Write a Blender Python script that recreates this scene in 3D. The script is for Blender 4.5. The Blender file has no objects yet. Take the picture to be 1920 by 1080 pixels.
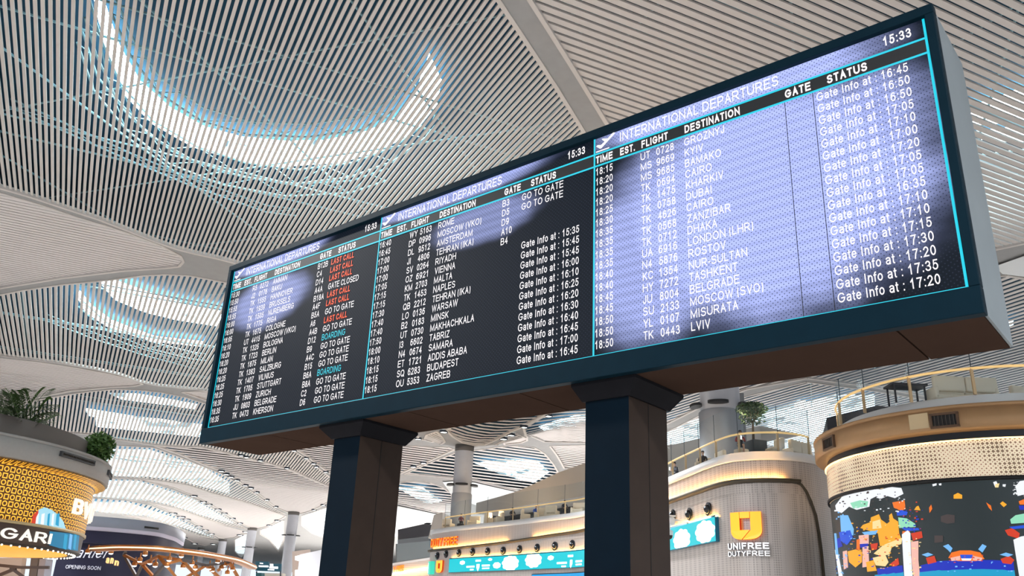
import bpy, bmesh, math, random
import numpy as np
from mathutils import Vector, Matrix, geometry
random.seed(7)
SC = bpy.context.scene
COL = SC.collection
# ------------------------------------------------------------------ camera, sky, exposure
CAM = Vector((0.0, 0.0, 1.6))
F_PX, PITCH, ROLL = 1610.5, 0.3732, 0.0428
_fw = Vector((0, math.cos(PITCH), math.sin(PITCH)))
_r0 = Vector((1, 0, 0)); _u0 = Vector((0, -math.sin(PITCH), math.cos(PITCH)))
_rt = _r0 * math.cos(ROLL) + _u0 * math.sin(ROLL)
_up = -_r0 * math.sin(ROLL) + _u0 * math.cos(ROLL)
cd = bpy.data.cameras.new('camera'); cam = bpy.data.objects.new('camera', cd); COL.objects.link(cam)
cd.sensor_width = 36.0; cd.lens = 36.0 * F_PX / 1920.0; cd.clip_end = 1000
M = Matrix((_rt, _up, -_fw)).transposed().to_4x4(); M.translation = CAM
cam.matrix_world = M
SC.camera = cam
SC.view_settings.view_transform = 'Standard'
SC.view_settings.look = 'None'
SC.view_settings.gamma = 1.0
SC.view_settings.use_curve_mapping = False
SC.view_settings.exposure = 0.0
wd = bpy.data.worlds.new('daylight'); SC.world = wd; wd.use_nodes = True
bg = wd.node_tree.nodes['Background']
bg.inputs['Color'].default_value = (0.80, 0.90, 1.0, 1); bg.inputs['Strength'].default_value = 1.15


# added fill spots without fittings wash the pale floor; its bounce lights the slats
def spot(x, y, z, power, ang=150, size=0.6, col=(1.0, 1.0, 1.0)):
    l = bpy.data.lights.new('fill_spot', 'SPOT'); l.energy = power; l.spot_size = math.radians(ang); l.spot_blend = 0.6
    l.shadow_soft_size = size; l.color = col
    o = bpy.data.objects.new('fill_spot', l); COL.objects.link(o); o.location = (x, y, z); return o
for _x, _y in ((-40, 20), (-14, 14), (-30, 42), (30, 8), (40, 24), (-5, 30), (24, 50), (-14, 60), (-44, 66), (4, 50), (50, 60), (-30, 96), (-60, 100), (10, 90), (-45, 140), (-70, 150), (-10, 130), (0, -8), (-25, -5), (25, -5), (12, 92), (2, 116), (34, 76), (-22, 165), (-6, 150), (-38, 190), (-12, 195)):
    spot(_x, _y, 14.0, 10000 if _y < 80 else 24000 if _y < 145 else 60000)

# ------------------------------------------------------------------ helpers
def srgb(r, g, b):
    f = lambda c: (c / 255 / 12.92) if c / 255 <= 0.04045 else ((c / 255 + 0.055) / 1.055) ** 2.4
    return (f(r), f(g), f(b))
MATS = {}
def mat(name, col, rough=0.6, metal=0.0, emit=None, es=0.0, noise=0.0, nscale=8.0, alpha=None, bump=0.0, spec=None):
    if name in MATS: return MATS[name]
    m = bpy.data.materials.new(name); m.use_nodes = True
    nt = m.node_tree; b = nt.nodes['Principled BSDF']
    b.inputs['Base Color'].default_value = (*col, 1); b.inputs['Roughness'].default_value = rough
    b.inputs['Metallic'].default_value = metal
    if spec is not None: b.inputs['Specular IOR Level'].default_value = spec
    if emit is not None:
        b.inputs['Emission Color'].default_value = (*emit, 1); b.inputs['Emission Strength'].default_value = es
    if noise or bump:
        tc = nt.nodes.new('ShaderNodeTexCoord'); nz = nt.nodes.new('ShaderNodeTexNoise')
        nz.inputs['Scale'].default_value = nscale; nz.inputs['Detail'].default_value = 4
        nt.links.new(tc.outputs['Object'], nz.inputs['Vector'])
        if noise:
            mx = nt.nodes.new('ShaderNodeMix'); mx.data_type = 'RGBA'
            mx.inputs[6].default_value = (*[c * (1 - noise) for c in col], 1)
            mx.inputs[7].default_value = (*[min(1, c * (1 + noise)) for c in col], 1)
            nt.links.new(nz.outputs['Fac'], mx.inputs[0]); nt.links.new(mx.outputs[2], b.inputs['Base Color'])
        if bump:
            bp = nt.nodes.new('ShaderNodeBump'); bp.inputs['Strength'].default_value = bump
            nt.links.new(nz.outputs['Fac'], bp.inputs['Height']); nt.links.new(bp.outputs['Normal'], b.inputs['Normal'])
    if alpha is not None: b.inputs['Alpha'].default_value = alpha
    MATS[name] = m
    return m
def glassmat(name, tint, a):
    """thin pane: mostly see-through with a mirror-like sheen"""
    if name in MATS: return MATS[name]
    m = bpy.data.materials.new(name); m.use_nodes = True; nt = m.node_tree
    for n in list(nt.nodes): nt.nodes.remove(n)
    o = nt.nodes.new('ShaderNodeOutputMaterial'); tr = nt.nodes.new('ShaderNodeBsdfTransparent')
    gl = nt.nodes.new('ShaderNodeBsdfGlossy'); mx = nt.nodes.new('ShaderNodeMixShader')
    tr.inputs['Color'].default_value = (*tint, 1); gl.inputs['Roughness'].default_value = 0.03
    gl.inputs['Color'].default_value = (0.9, 0.95, 1, 1); mx.inputs[0].default_value = a
    nt.links.new(tr.outputs[0], mx.inputs[1]); nt.links.new(gl.outputs[0], mx.inputs[2]); nt.links.new(mx.outputs[0], o.inputs[0])
    MATS[name] = m; return m

class MB:
    """collects faces and links them as one mesh object"""
    def __init__(s): s.v = []; s.f = []; s.m = []; s.sm = []
    def add(s, vs, fs, mi=0, smooth=False):
        o = len(s.v); s.v += [tuple(p) for p in vs]
        for f in fs: s.f.append([i + o for i in f]); s.m.append(mi); s.sm.append(smooth)
    def box(s, c, size, rz=0, mi=0, axes=None):
        hx, hy, hz = size[0] / 2, size[1] / 2, size[2] / 2
        if axes is None: ex, ey, ez = Vector((math.cos(rz), math.sin(rz), 0)), Vector((-math.sin(rz), math.cos(rz), 0)), Vector((0, 0, 1))
        else: ex, ey, ez = axes
        c = Vector(c); vs = []
        for a in (-1, 1):
            for b in (-1, 1):
                for d in (-1, 1): vs.append(c + ex * (a * hx) + ey * (b * hy) + ez * (d * hz))
        s.add(vs, [(0, 1, 3, 2), (4, 6, 7, 5), (0, 4, 5, 1), (2, 3, 7, 6), (0, 2, 6, 4), (1, 5, 7, 3)], mi)
    def bar(s, a, b, w, h=None, mi=0):
        a, b = Vector(a), Vector(b); d = b - a
        if d.length < 1e-6: return
        x = d.normalized(); up = Vector((0, 0, 1)) if abs(x.z) < .95 else Vector((1, 0, 0))
        y = up.cross(x).normalized(); z = x.cross(y)
        s.box((a + b) / 2, (d.length, w, h or w), axes=(x, y, z), mi=mi)
    def tube(s, pts, r, n=8, mi=0, closed=False, cap=True):
        pts = [Vector(p) for p in pts]; N = len(pts); rr = r if isinstance(r, (list, tuple)) else [r] * N
        o = len(s.v); px = None
        for i, p in enumerate(pts):
            if closed: t = pts[(i + 1) % N] - pts[i - 1]
            else: t = pts[min(i + 1, N - 1)] - pts[max(i - 1, 0)]
            t.normalize()
            if px is None:
                up = Vector((0, 0, 1)) if abs(t.z) < .9 else Vector((1, 0, 0)); px = up.cross(t).normalized()
            else:
                px = (px - t * px.dot(t)).normalized()
            py = t.cross(px)
            for k in range(n):
                a = 2 * math.pi * k / n; s.v.append(tuple(p + (px * math.cos(a) + py * math.sin(a)) * rr[i]))
        for i in range(N if closed else N - 1):
            j = (i + 1) % N
            for k in range(n):
                s.f.append([o + i * n + k, o + i * n + (k + 1) % n, o + j * n + (k + 1) % n, o + j * n + k]); s.m.append(mi); s.sm.append(True)
        if cap and not closed:
            s.f.append([o + k for k in range(n)][::-1]); s.m.append(mi); s.sm.append(False)
            s.f.append([o + (N - 1) * n + k for k in range(n)]); s.m.append(mi); s.sm.append(False)
    def revolve(s, prof, c, n=64, a0=0, a1=2 * math.pi, mi=0, smooth=True, close=False):
        """prof: list of (radius, z) ; revolve about a vertical axis at c"""
        full = abs(a1 - a0 - 2 * math.pi) < 1e-6
        N = n if full else n + 1; o = len(s.v); P = len(prof)
        for i in range(N):
            a = a0 + (a1 - a0) * i / n
            for r, z in prof: s.v.append((c[0] + r * math.cos(a), c[1] + r * math.sin(a), z))
        for i in range(n):
            j = (i + 1) % N
            for k in range(P if close else P - 1):
                k2 = (k + 1) % P
                s.f.append([o + i * P + k, o + j * P + k, o + j * P + k2, o + i * P + k2]); s.m.append(mi); s.sm.append(smooth)
    def blob(s, c, r, mi=0, n=10, m=7, sq=(1, 1, 1), jit=0.0):
        vs = []
        for i in range(m + 1):
            th = math.pi * i / m
            for k in range(n):
                a = 2 * math.pi * k / n; q = 1 + random.uniform(-jit, jit)
                vs.append((c[0] + r * sq[0] * q * math.sin(th) * math.cos(a), c[1] + r * sq[1] * q * math.sin(th) * math.sin(a), c[2] + r * sq[2] * q * math.cos(th)))
        fs = []
        for i in range(m):
            for k in range(n): fs.append((i * n + k, (i + 1) * n + k, (i + 1) * n + (k + 1) % n, i * n + (k + 1) % n))
        s.add(vs, fs, mi, True)
    def build(s, name, mats, parent=None):
        me = bpy.data.meshes.new(name); me.from_pydata(s.v, [], s.f)
        if not isinstance(mats, (list, tuple)): mats = [mats]
        for m in mats: me.materials.append(m)
        me.polygons.foreach_set('material_index', s.m); me.polygons.foreach_set('use_smooth', s.sm)
        me.update()
        o = bpy.data.objects.new(name, me); COL.objects.link(o)
        if parent is not None:
            o.parent = parent
            o.matrix_parent_inverse = parent.matrix_world.inverted() if parent.type == 'MESH' else Matrix.Translation(-Vector(parent['base']))
        return o
def thing(name, label, cat, loc=(0, 0, 0), group=None):
    """an Empty at the thing's base; its parts are given in world coordinates"""
    o = bpy.data.objects.new(name, None); COL.objects.link(o); o.location = loc; o.empty_display_size = .2
    o['base'] = list(loc); tag(o, label, cat, group); return o
def tag(o, label, cat, group=None):
    o['label'] = label; o['category'] = cat
    if group: o['group'] = group
    return o
def struct(o): o['kind'] = 'structure'; return o

# pixel of the 1920 x 1080 frame -> sight line -> point in the hall
def ray(x, y): return _fw + _rt * ((x - 960) / F_PX) - _up * ((y - 540) / F_PX)
def at_depth(x, y, t): return CAM + ray(x, y) * t
def at_z(x, y, z):
    d = ray(x, y); return CAM + d * ((z - CAM.z) / d.z)
def at_plane(x, y, P, n):
    d = ray(x, y); return CAM + d * ((Vector(P) - CAM).dot(n) / d.dot(n))
def at_cyl(x, y, c, R):
    d = ray(x, y); ox, oy = CAM.x - c[0], CAM.y - c[1]
    A = d.x ** 2 + d.y ** 2; B = 2 * (ox * d.x + oy * d.y); Cc = ox * ox + oy * oy - R * R
    D = B * B - 4 * A * Cc
    if D < 0: D = 0
    P = CAM + d * ((-B - math.sqrt(D)) / (2 * A))
    th = math.atan2(P.y - c[1], P.x - c[0])
    return (th - 2 * math.pi if th > 1.6 else th), P.z
def w2p(P):
    d = Vector(P) - CAM; z = d.dot(_fw)
    return (960 + F_PX * d.dot(_rt) / z, 540 - F_PX * d.dot(_up) / z)

# lettering: a flat mesh of text, x to the right, y up, baseline at 0
def text_geo(s, size, bold=0.0, sx=1.0, shear=0.0, space=1.0):
    cu = bpy.data.curves.new('lettering', 'FONT'); cu.body = s; cu.size = size; cu.shear = shear
    cu.space_character = space; cu.offset = bold; cu.resolution_u = 3; cu.fill_mode = 'FRONT'
    o = bpy.data.objects.new('lettering', cu); COL.objects.link(o)
    me = bpy.data.meshes.new_from_object(o)
    vs = [(v.co.x * sx, v.co.y) for v in me.vertices]; fs = [list(p.vertices) for p in me.polygons]
    bpy.data.objects.remove(o); bpy.data.curves.remove(cu); bpy.data.meshes.remove(me)
    return vs, fs
# a plain grotesque drawn in strokes: cap height 1, advance widths like the screens' sans-serif
def _arc(cx, cy, rx, ry, a0, a1, n=10): return [(cx + rx * math.cos(math.radians(a0 + (a1 - a0) * i / n)), cy + ry * math.sin(math.radians(a0 + (a1 - a0) * i / n))) for i in range(n + 1)]
_O = _arc(.5, .5, .5, .5, 90, 450, 22)
_S = _arc(.5, .76, .46, .24, 20, 250, 12) + _arc(.5, .26, .5, .26, 75, -160, 14)
GLY = {
 'A': (.93, [[(0, 0), (.5, 1), (1, 0)], [(.19, .36), (.81, .36)]]),
 'B': (.93, [[(0, 0), (0, 1), (.6, 1)] + _arc(.6, .765, .34, .235, 90, -90, 8) + [(0, .53)], [(.6, .53)] + _arc(.64, .265, .36, .265, 90, -90, 8) + [(0, 0)]]),
 'C': (1.0, [_arc(.52, .5, .52, .5, 35, 325, 18)]), 'D': (1.0, [[(0, 0), (0, 1), (.45, 1)] + _arc(.45, .5, .55, .5, 90, -90, 12) + [(0, 0)]]),
 'E': (.93, [[(1, 1), (0, 1), (0, 0), (1, 0)], [(0, .53), (.92, .53)]]), 'F': (.85, [[(1, 1), (0, 1), (0, 0)], [(0, .52), (.85, .52)]]),
 'G': (1.09, [_arc(.5, .5, .5, .5, 40, 330, 18) + [(1, .46), (.55, .46)]]), 'H': (1.0, [[(0, 0), (0, 1)], [(1, 0), (1, 1)], [(0, .53), (1, .53)]]),
 'I': (.39, [[(.5, 0), (.5, 1)]]), 'J': (.7, [[(1, 1), (1, .3)] + _arc(.5, .3, .5, .3, 0, -180, 10)]),
 'K': (.93, [[(0, 0), (0, 1)], [(.95, 1), (0, .36)], [(.32, .58), (1, 0)]]), 'L': (.78, [[(0, 1), (0, 0), (1, 0)]]),
 'M': (1.16, [[(0, 0), (0, 1), (.5, .06), (1, 1), (1, 0)]]), 'N': (1.0, [[(0, 0), (0, 1), (1, 0), (1, 1)]]), 'O': (1.09, [_O]),
 'P': (.93, [[(0, 0), (0, 1), (.6, 1)] + _arc(.62, .72, .38, .28, 90, -90, 9) + [(0, .44)]]), 'Q': (1.09, [_O, [(.6, .24), (1, -.04)]]),
 'R': (1.0, [[(0, 0), (0, 1), (.58, 1)] + _arc(.6, .735, .34, .265, 90, -90, 9) + [(0, .47)], [(.5, .47), (1, 0)]]),
 'S': (.93, [_S]), 'T': (.85, [[(0, 1), (1, 1)], [(.5, 1), (.5, 0)]]), 'U': (1.0, [[(0, 1), (0, .38)] + _arc(.5, .38, .5, .38, 180, 360, 12) + [(1, 1)]]),
 'V': (.93, [[(0, 1), (.5, 0), (1, 1)]]), 'W': (1.32, [[(0, 1), (.25, 0), (.5, 1), (.75, 0), (1, 1)]]), 'X': (.93, [[(0, 0), (1, 1)], [(0, 1), (1, 0)]]),
 'Y': (.93, [[(0, 1), (.5, .45), (1, 1)], [(.5, .45), (.5, 0)]]), 'Z': (.85, [[(.03, 1), (1, 1), (0, 0), (1, 0)]]),
 '0': (.777, [_arc(.5, .5, .5, .5, 90, 450, 18)]), '1': (.777, [[(.14, .74), (.56, 1), (.56, 0)]]),
 '2': (.777, [_arc(.5, .7, .47, .3, 165, -25, 9) + [(.6, .38), (.0, 0), (1, 0)]]),
 '3': (.777, [_arc(.46, .755, .44, .245, 160, -90, 10) + _arc(.46, .255, .52, .255, 90, -165, 11)]),
 '4': (.777, [[(.74, 0), (.74, 1), (0, .3), (1, .3)]]), '5': (.777, [[(.92, 1), (.2, 1), (.08, .5)] + _arc(.46, .33, .52, .33, 125, -160, 12)]),
 '6': (.777, [_arc(.5, .33, .5, .33, 0, 360, 14), _arc(.58, .5, .58, .5, 55, 195, 9)]), '7': (.777, [[(0, 1), (1, 1), (.55, .5), (.36, 0)]]),
 '8': (.777, [_arc(.5, .765, .42, .235, 0, 360, 12), _arc(.5, .265, .5, .265, 0, 360, 12)]), '9': (.777, [_arc(.5, .67, .5, .33, 0, 360, 14), _arc(.42, .5, .58, .5, -125, 15, 9)]),
 ':': (.39, [[(.5, 0), (.5, .02)], [(.5, .66), (.5, .68)]]), '.': (.39, [[(.5, 0), (.5, .02)]]), '-': (.465, [[(0, .36), (1, .36)]]), ' ': (.39, []),
 '(': (.465, [_arc(1.1, .4, 1.0, .66, 125, 235, 8)]), ')': (.465, [_arc(-.1, .4, 1.0, .66, 55, -55, 8)]),
 'a': (.777, [_arc(.46, .56, .44, .16, 160, 0, 7) + [(.9, .0)], _arc(.46, .2, .46, .2, 60, 300, 10) + [(.9, .2)]][:1] + [[(.9, .42)] + _arc(.44, .2, .44, .2, 80, 290, 9) + [(.9, .22)]]),
 'e': (.777, [[(0, .38), (1, .38)] + _arc(.5, .36, .5, .36, 5, 320, 14)]), 'f': (.39, [_arc(.9, .8, .5, .2, 80, 180, 5) + [(.4, 0)], [(0, .7), (.95, .7)]]),
 'n': (.777, [[(.08, 0), (.08, .72)], [(.08, .44)] + _arc(.54, .44, .42, .27, 170, 0, 8) + [(.96, 0)]]), 'o': (.777, [_arc(.5, .36, .5, .36, 90, 450, 16)]),
 't': (.39, [[(.42, .95), (.42, .16)] + _arc(.78, .16, .36, .16, 180, 280, 4), [(0, .7), (.95, .7)]]),
}
def glyph_text(s, th=.125, track=0.0):
    """returns verts (cap height 1) and faces of a line of lettering"""
    V, Fc = [], []; x = 0.0; h = th / 2
    for ch in s:
        adv, strokes = GLY[ch]; w = max(adv - .17 + track * 0, th)
        if ch in ':.I': w = th
        if ch in 'tf': w = adv - .03
        x0 = x + (adv - w) / 2
        for pl in strokes:
            P = [Vector((x0 + h + a * (w - 2 * h), h + b * (1 - 2 * h))) for a, b in pl]
            Q = [P[0]]
            for p in P[1:]:
                if (p - Q[-1]).length > 1e-4: Q.append(p)
            P = Q; n = len(P); closed = n > 3 and (P[0] - P[-1]).length < 1e-3
            if closed: P = P[:-1]; n -= 1
            L, R_ = [], []
            for i in range(n):
                a = P[i - 1] if (i > 0 or closed) else None; b = P[(i + 1) % n] if (i < n - 1 or closed) else None
                d0 = (P[i] - a).normalized() if a is not None else None; d1 = (b - P[i]).normalized() if b is not None else None
                if d0 is None: d0 = d1
                if d1 is None: d1 = d0
                n0 = Vector((-d0.y, d0.x)); n1 = Vector((-d1.y, d1.x)); m = n0 + n1
                if m.length < 1e-3: m = n0.copy()
                m.normalize(); k = h / max(.38, m.dot(n0)); c = P[i].copy()
                if not closed and i == 0: c = c - d1 * (h if n > 1 and ch in ':.-' else h)
                if not closed and i == n - 1: c = c + d0 * h
                L.append(c + m * k); R_.append(c - m * k)
            o = len(V)
            for l, r in zip(L, R_): V.append((l.x, l.y)); V.append((r.x, r.y))
            for i in range(n if closed else n - 1):
                j = (i + 1) % n; Fc.append([o + i * 2, o + i * 2 + 1, o + j * 2 + 1, o + j * 2])
        x += adv + track
    return V, Fc
def text_fit(s, cap, width=None, th=.125, sx=1.0, shear=0.0):
    vs, fs = glyph_text(s, th)
    x0 = min(v[0] for v in vs); x1 = max(v[0] for v in vs)
    k = sx * cap if width is None else width / (x1 - x0)
    return [((v[0] - x0) * k + shear * v[1] * cap, v[1] * cap) for v in vs], fs
def front_back(vs2, fs, place, depth):
    """solid letters: front face at depth, sides back to 0. place(x, y, d) -> point"""
    n = len(vs2); V = [place(x, y, depth) for x, y in vs2] + [place(x, y, 0) for x, y in vs2]
    cnt = {}
    for f in fs:
        for i in range(len(f)):
            a, b = f[i], f[(i + 1) % len(f)]; cnt[(a, b)] = cnt.get((a, b), 0) + 1
    FS = [list(f) for f in fs]
    for (a, b) in cnt:
        if (b, a) not in cnt: FS.append([b, a, a + n, b + n])
    return V, FS
# ------------------------------------------------------------------ ceiling: a field of shallow vaults carried by one row of columns
HD = math.radians(-25.5)
D1 = Vector((math.sin(HD), math.cos(HD), 0)); D2 = Vector((math.cos(HD), -math.sin(HD), 0))
def st(P): return (P[0] * D1.x + P[1] * D1.y, P[0] * D2.x + P[1] * D2.y)
def xy(s, t): return (D1.x * s + D2.x * t, D1.y * s + D2.y * t)
def smooth(a): a = min(1, max(0, a)); return a * a * (3 - 2 * a)
CK = 1.13
COLBASE = Vector((-3.2, 67.8, 0)) * CK; SPAN = 29.0 * CK; HC = math.radians(-25.8)
DC = Vector((math.sin(HC), math.cos(HC), 0))
CS = {k: st(COLBASE + DC * (SPAN * k)) for k in range(-1, 6)}
def field(s, t):
    w = smooth((s - 72 * CK) / (26 * CK))
    z = 19.8 - 3.6 * w
    for k in (-1, 0):
        d2 = (s - CS[k][0]) ** 2 + (t - CS[k][1]) ** 2
        z -= 3.6 * (1 - w) * math.exp(-d2 / 62.0)
    return z
def hit(x, y, dz=0.0):
    """sight line -> point on the ceiling field raised by dz"""
    d = ray(x, y); lam = 5.0; step = 0.4; prev = lam
    g = lambda l: (CAM.z + d.z * l) - field(*st(CAM + d * l)) - dz
    while lam < 460:
        if g(lam) > 0: break
        prev = lam; lam += step
    else:
        return CAM + d * 460
    a, b = prev, lam
    for _ in range(20):
        m = (a + b) / 2
        if g(m) > 0: b = m
        else: a = m
    return CAM + d * b
def poly_st(pts): return [st(hit(*p)) for p in pts]
def inside(p, poly):
    x, y = p; c = False; j = len(poly) - 1
    for i in range(len(poly)):
        xi, yi = poly[i]; xj, yj = poly[j]
        if (yi > y) != (yj > y) and x < (xj - xi) * (y - yi) / (yj - yi) + xi: c = not c
        j = i
    return c
def spans(poly, axis, val):
    """where the line (axis coordinate = val) lies inside the outline"""
    r = []
    for i in range(len(poly)):
        a, b = poly[i - 1], poly[i]
        u0, u1 = a[axis], b[axis]
        if (u0 > val) != (u1 > val):
            k = (val - u0) / (u1 - u0); r.append(a[1 - axis] + (b[1 - axis] - a[1 - axis]) * k)
    r.sort(); return list(zip(r[::2], r[1::2]))

M_SLAT = mat('slat_beige', srgb(196, 190, 186), 0.55, noise=0.04, nscale=1.5)
M_SLATW = mat('slat_fine', srgb(204, 198, 196), 0.6, noise=0.04, nscale=1.5)
M_BAND = mat('ceiling_plaster', srgb(150, 150, 150), 0.8, noise=0.10, nscale=2.0)
M_TRIM = mat('edge_trim_pale', srgb(196, 190, 186), 0.6)
M_DECK = mat('plenum_blue', srgb(4, 60, 84), 0.9, noise=0.5, nscale=0.6)
M_TRUSS = mat('truss_white', srgb(150, 196, 208), 0.5)
def sky_mat(name, col, es, fill):
    """skylight glass: panes between thin bars, their glow dimmed in random patches by noise"""
    m = bpy.data.materials.new(name); m.use_nodes = True; nt = m.node_tree; b = nt.nodes['Principled BSDF']; L = nt.links
    tc = nt.nodes.new('ShaderNodeTexCoord'); mp = nt.nodes.new('ShaderNodeMapping'); mp.inputs['Rotation'].default_value = (0, 0, HD)
    br = nt.nodes.new('ShaderNodeTexBrick'); br.offset = .5
    for k, v in (('Scale', .6), ('Mortar Size', .03), ('Brick Width', .9), ('Row Height', .5), ('Bias', 0)): br.inputs[k].default_value = v
    br.inputs['Color1'].default_value = (1, 1, 1, 1); br.inputs['Color2'].default_value = (1, 1, 1, 1); br.inputs['Mortar'].default_value = (.12, .12, .12, 1)
    nz = nt.nodes.new('ShaderNodeTexNoise'); nz.inputs['Scale'].default_value = .42; nz.inputs['Detail'].default_value = 5
    rp = nt.nodes.new('ShaderNodeMapRange'); rp.inputs[1].default_value = .62 - fill * .4; rp.inputs[2].default_value = .70 - fill * .4; rp.inputs[3].default_value = .10
    mul = nt.nodes.new('ShaderNodeMath'); mul.operation = 'MULTIPLY'; mul2 = nt.nodes.new('ShaderNodeMath'); mul2.operation = 'MULTIPLY'; mul2.inputs[1].default_value = es
    L.new(tc.outputs['Object'], mp.inputs[0]); L.new(mp.outputs[0], br.inputs['Vector']); L.new(tc.outputs['Object'], nz.inputs['Vector'])
    L.new(nz.outputs['Fac'], rp.inputs[0]); L.new(br.outputs['Color'], mul.inputs[0]); L.new(rp.outputs[0], mul.inputs[1]); L.new(mul.outputs[0], mul2.inputs[0])
    L.new(mul2.outputs[0], b.inputs['Emission Strength']); b.inputs['Emission Color'].default_value = (*col, 1); b.inputs['Base Color'].default_value = (.1, .2, .28, 1); b.inputs['Roughness'].default_value = .3
    return m
M_SKY = sky_mat('skylight_glass', (0.74, 0.95, 1.0), 20.0, .72)
M_SKYB = sky_mat('rear_glow', (0.80, 0.95, 1.0), 5.0, 1.6)
M_SKYF = sky_mat('skylight_far', (0.62, 0.90, 1.0), 5.5, .55)
M_WHITECEIL = mat('ceiling_white', srgb(222, 226, 228), 0.8)
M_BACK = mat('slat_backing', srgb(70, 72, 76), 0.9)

def slat_panel(name, poly, axis, pitch, width, height, parent, m, step=2.0, lift=0.05, backing=None, inset=0.0):
    """axis 1: slats run along s at constant t; axis 0: along t at constant s"""
    mb = MB(); u0 = min(p[axis] for p in poly); u1 = max(p[axis] for p in poly)
    k = math.ceil(u0 / pitch); kk = math.floor(u1 / pitch)
    w2 = width / 2
    for i in range(k, kk + 1):
        val = i * pitch
        for a, b in spans(poly, axis, val):
            a += inset; b -= inset
            if b - a < 0.15: continue
            n = max(1, int(math.ceil((b - a) / step))); vs = []
            for j in range(n + 1):
                q = a + (b - a) * j / n
                for du, dz in ((-w2, 0), (w2, 0), (w2, height), (-w2, height)):
                    s_, t_ = (q, val + du) if axis == 1 else (val + du, q)
                    X, Y = xy(s_, t_); sc, tc = (q, val) if axis == 1 else (val, q)
                    vs.append((X, Y, field(sc, tc) + lift + dz))
            fs = [(0, 1, 2, 3)]
            for j in range(n):
                for e in range(4): fs.append((j * 4 + e, j * 4 + 4 + e, j * 4 + 4 + (e + 1) % 4, j * 4 + (e + 1) % 4))
            fs.append((n * 4 + 3, n * 4 + 2, n * 4 + 1, n * 4))
            mb.add(vs, fs)
    o = mb.build(name, m, parent)
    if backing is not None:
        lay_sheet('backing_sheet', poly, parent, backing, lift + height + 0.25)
    return o
def lay_sheet(name, poly, parent, m, lift, grid=3.0):
    vs, fs = cdt_region(poly, [], grid)
    mb = MB(); mb.add([(*xy(*v), field(*v) + lift) for v in vs], fs, 0, True)
    return mb.build(name, m, parent)
def cdt_region(outer, holes, grid):
    pts = []; edges = []
    def ring(P):
        o = len(pts); pts.extend(P); n = len(P)
        for i in range(n): edges.append((o + i, o + (i + 1) % n))
    ring(outer)
    for h in holes: ring(h)
    x0 = min(p[0] for p in outer); x1 = max(p[0] for p in outer); y0 = min(p[1] for p in outer); y1 = max(p[1] for p in outer)
    x = x0 + grid / 2
    while x < x1:
        y = y0 + grid / 2
        while y < y1:
            if inside((x, y), outer) and not any(inside((x, y), h) for h in holes): pts.append((x, y))
            y += grid
        x += grid
    V, _, Fc, _, _, _ = geometry.delaunay_2d_cdt([Vector(p) for p in pts], edges, [], 0, 1e-4)
    V = [(v.x, v.y) for v in V]; out = []
    for f in Fc:
        c = (sum(V[i][0] for i in f) / len(f), sum(V[i][1] for i in f) / len(f))
        if inside(c, outer) and not any(inside(c, h) for h in holes): out.append(list(f))
    return V, out
def densify(poly, step=2.5):
    r = []
    for i in range(len(poly)):
        a, b = poly[i], poly[(i + 1) % len(poly)]; d = math.hypot(b[0] - a[0], b[1] - a[1]); n = max(1, int(d / step))
        for k in range(n): r.append((a[0] + (b[0] - a[0]) * k / n, a[1] + (b[1] - a[1]) * k / n))
    return r

# outlines of the vault openings, traced on the photograph
BAY = {}
BAY['near'] = [(-700, -200), (-300, 130), (0, 352), (58, 369), (118, 389), (182, 410), (240, 432), (290, 452), (330, 466), (360, 474), (410, 485), (441, 493),
               (560, 525), (720, 560), (900, 580), (1060, 540), (1160, 440), (1150, 350), (1097, 250), (1040, 158), (983, 72), (935, 0), (850, -130), (700, -400), (300, -700), (-400, -700)]
BAY['second'] = [(-400, 640), (-150, 580), (0, 552.6), (44.5, 543.7), (118.6, 533), (207.5, 524.5), (266.8, 516.5), (311, 514), (355.7, 516.5), (415, 527.4),
                 (560, 560), (740, 610), (850, 690), (700, 748), (540, 747), (385, 732), (341, 727.5), (296, 723), (261, 715.6), (222, 702), (178, 692), (118.6, 681.6), (59, 674), (0, 666.7), (-200, 655)]
BAY['third'] = [(-60, 790), (60, 752), (140, 737.8), (177, 733), (217, 729.6), (258.5, 731), (303, 735.6), (347, 744.4), (383, 755.6), (450, 780), (551, 845), (575, 860), (613, 890), (640, 912),
                (616, 911), (541, 879), (488, 864.5), (452, 856), (420, 847.4), (372, 837), (347, 838), (288, 834), (232, 826), (206.7, 822), (177, 815), (140, 812), (20, 810)]
BAY['fourth'] = [(150, 842), (204, 834), (288, 839), (336.5, 857), (384.6, 876), (414.7, 888), (444.8, 904.5), (481, 927.5), (517, 955), (536, 964), (517, 961), (468.8, 943.5), (396.6, 924), (348.5, 908.5), (300, 901), (247.4, 896), (209, 895), (120, 893)]
BAY['fifth'] = [(150, 899), (209, 897.5), (262, 899), (324.4, 918), (363, 934), (391.8, 948.5), (420.7, 965.5), (449.6, 985), (464, 992), (420.7, 984.5), (372.6, 967.5), (324.4, 950.7), (276, 939.7), (235, 936), (180, 933), (120, 931)]
BAY['sixth'] = [(140, 935), (180, 934), (235, 938), (281, 947), (324.4, 965), (358, 981), (384.6, 996.5), (411, 1012), (372.6, 1005), (324, 986), (276, 969), (228, 964), (180, 960), (140, 958)]
LENS = {}
LENS['left_near'] = [(-300, 420), (-150, 335), (0, 361.4), (74, 383), (148, 408), (195, 422), (241, 437), (303, 460.5), (338, 479), (344, 490), (336, 499), (311, 502), (233, 507), (117, 521), (0, 540), (-150, 570), (-350, 625)]
LENS['left_second'] = [(-250, 690), (-100, 664), (0, 671), (74, 678.6), (148, 690), (207.5, 701), (252, 712.7), (267, 720), (252, 723.5), (207.5, 726), (133, 733), (74, 744), (0, 770), (-100, 800)]
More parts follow.
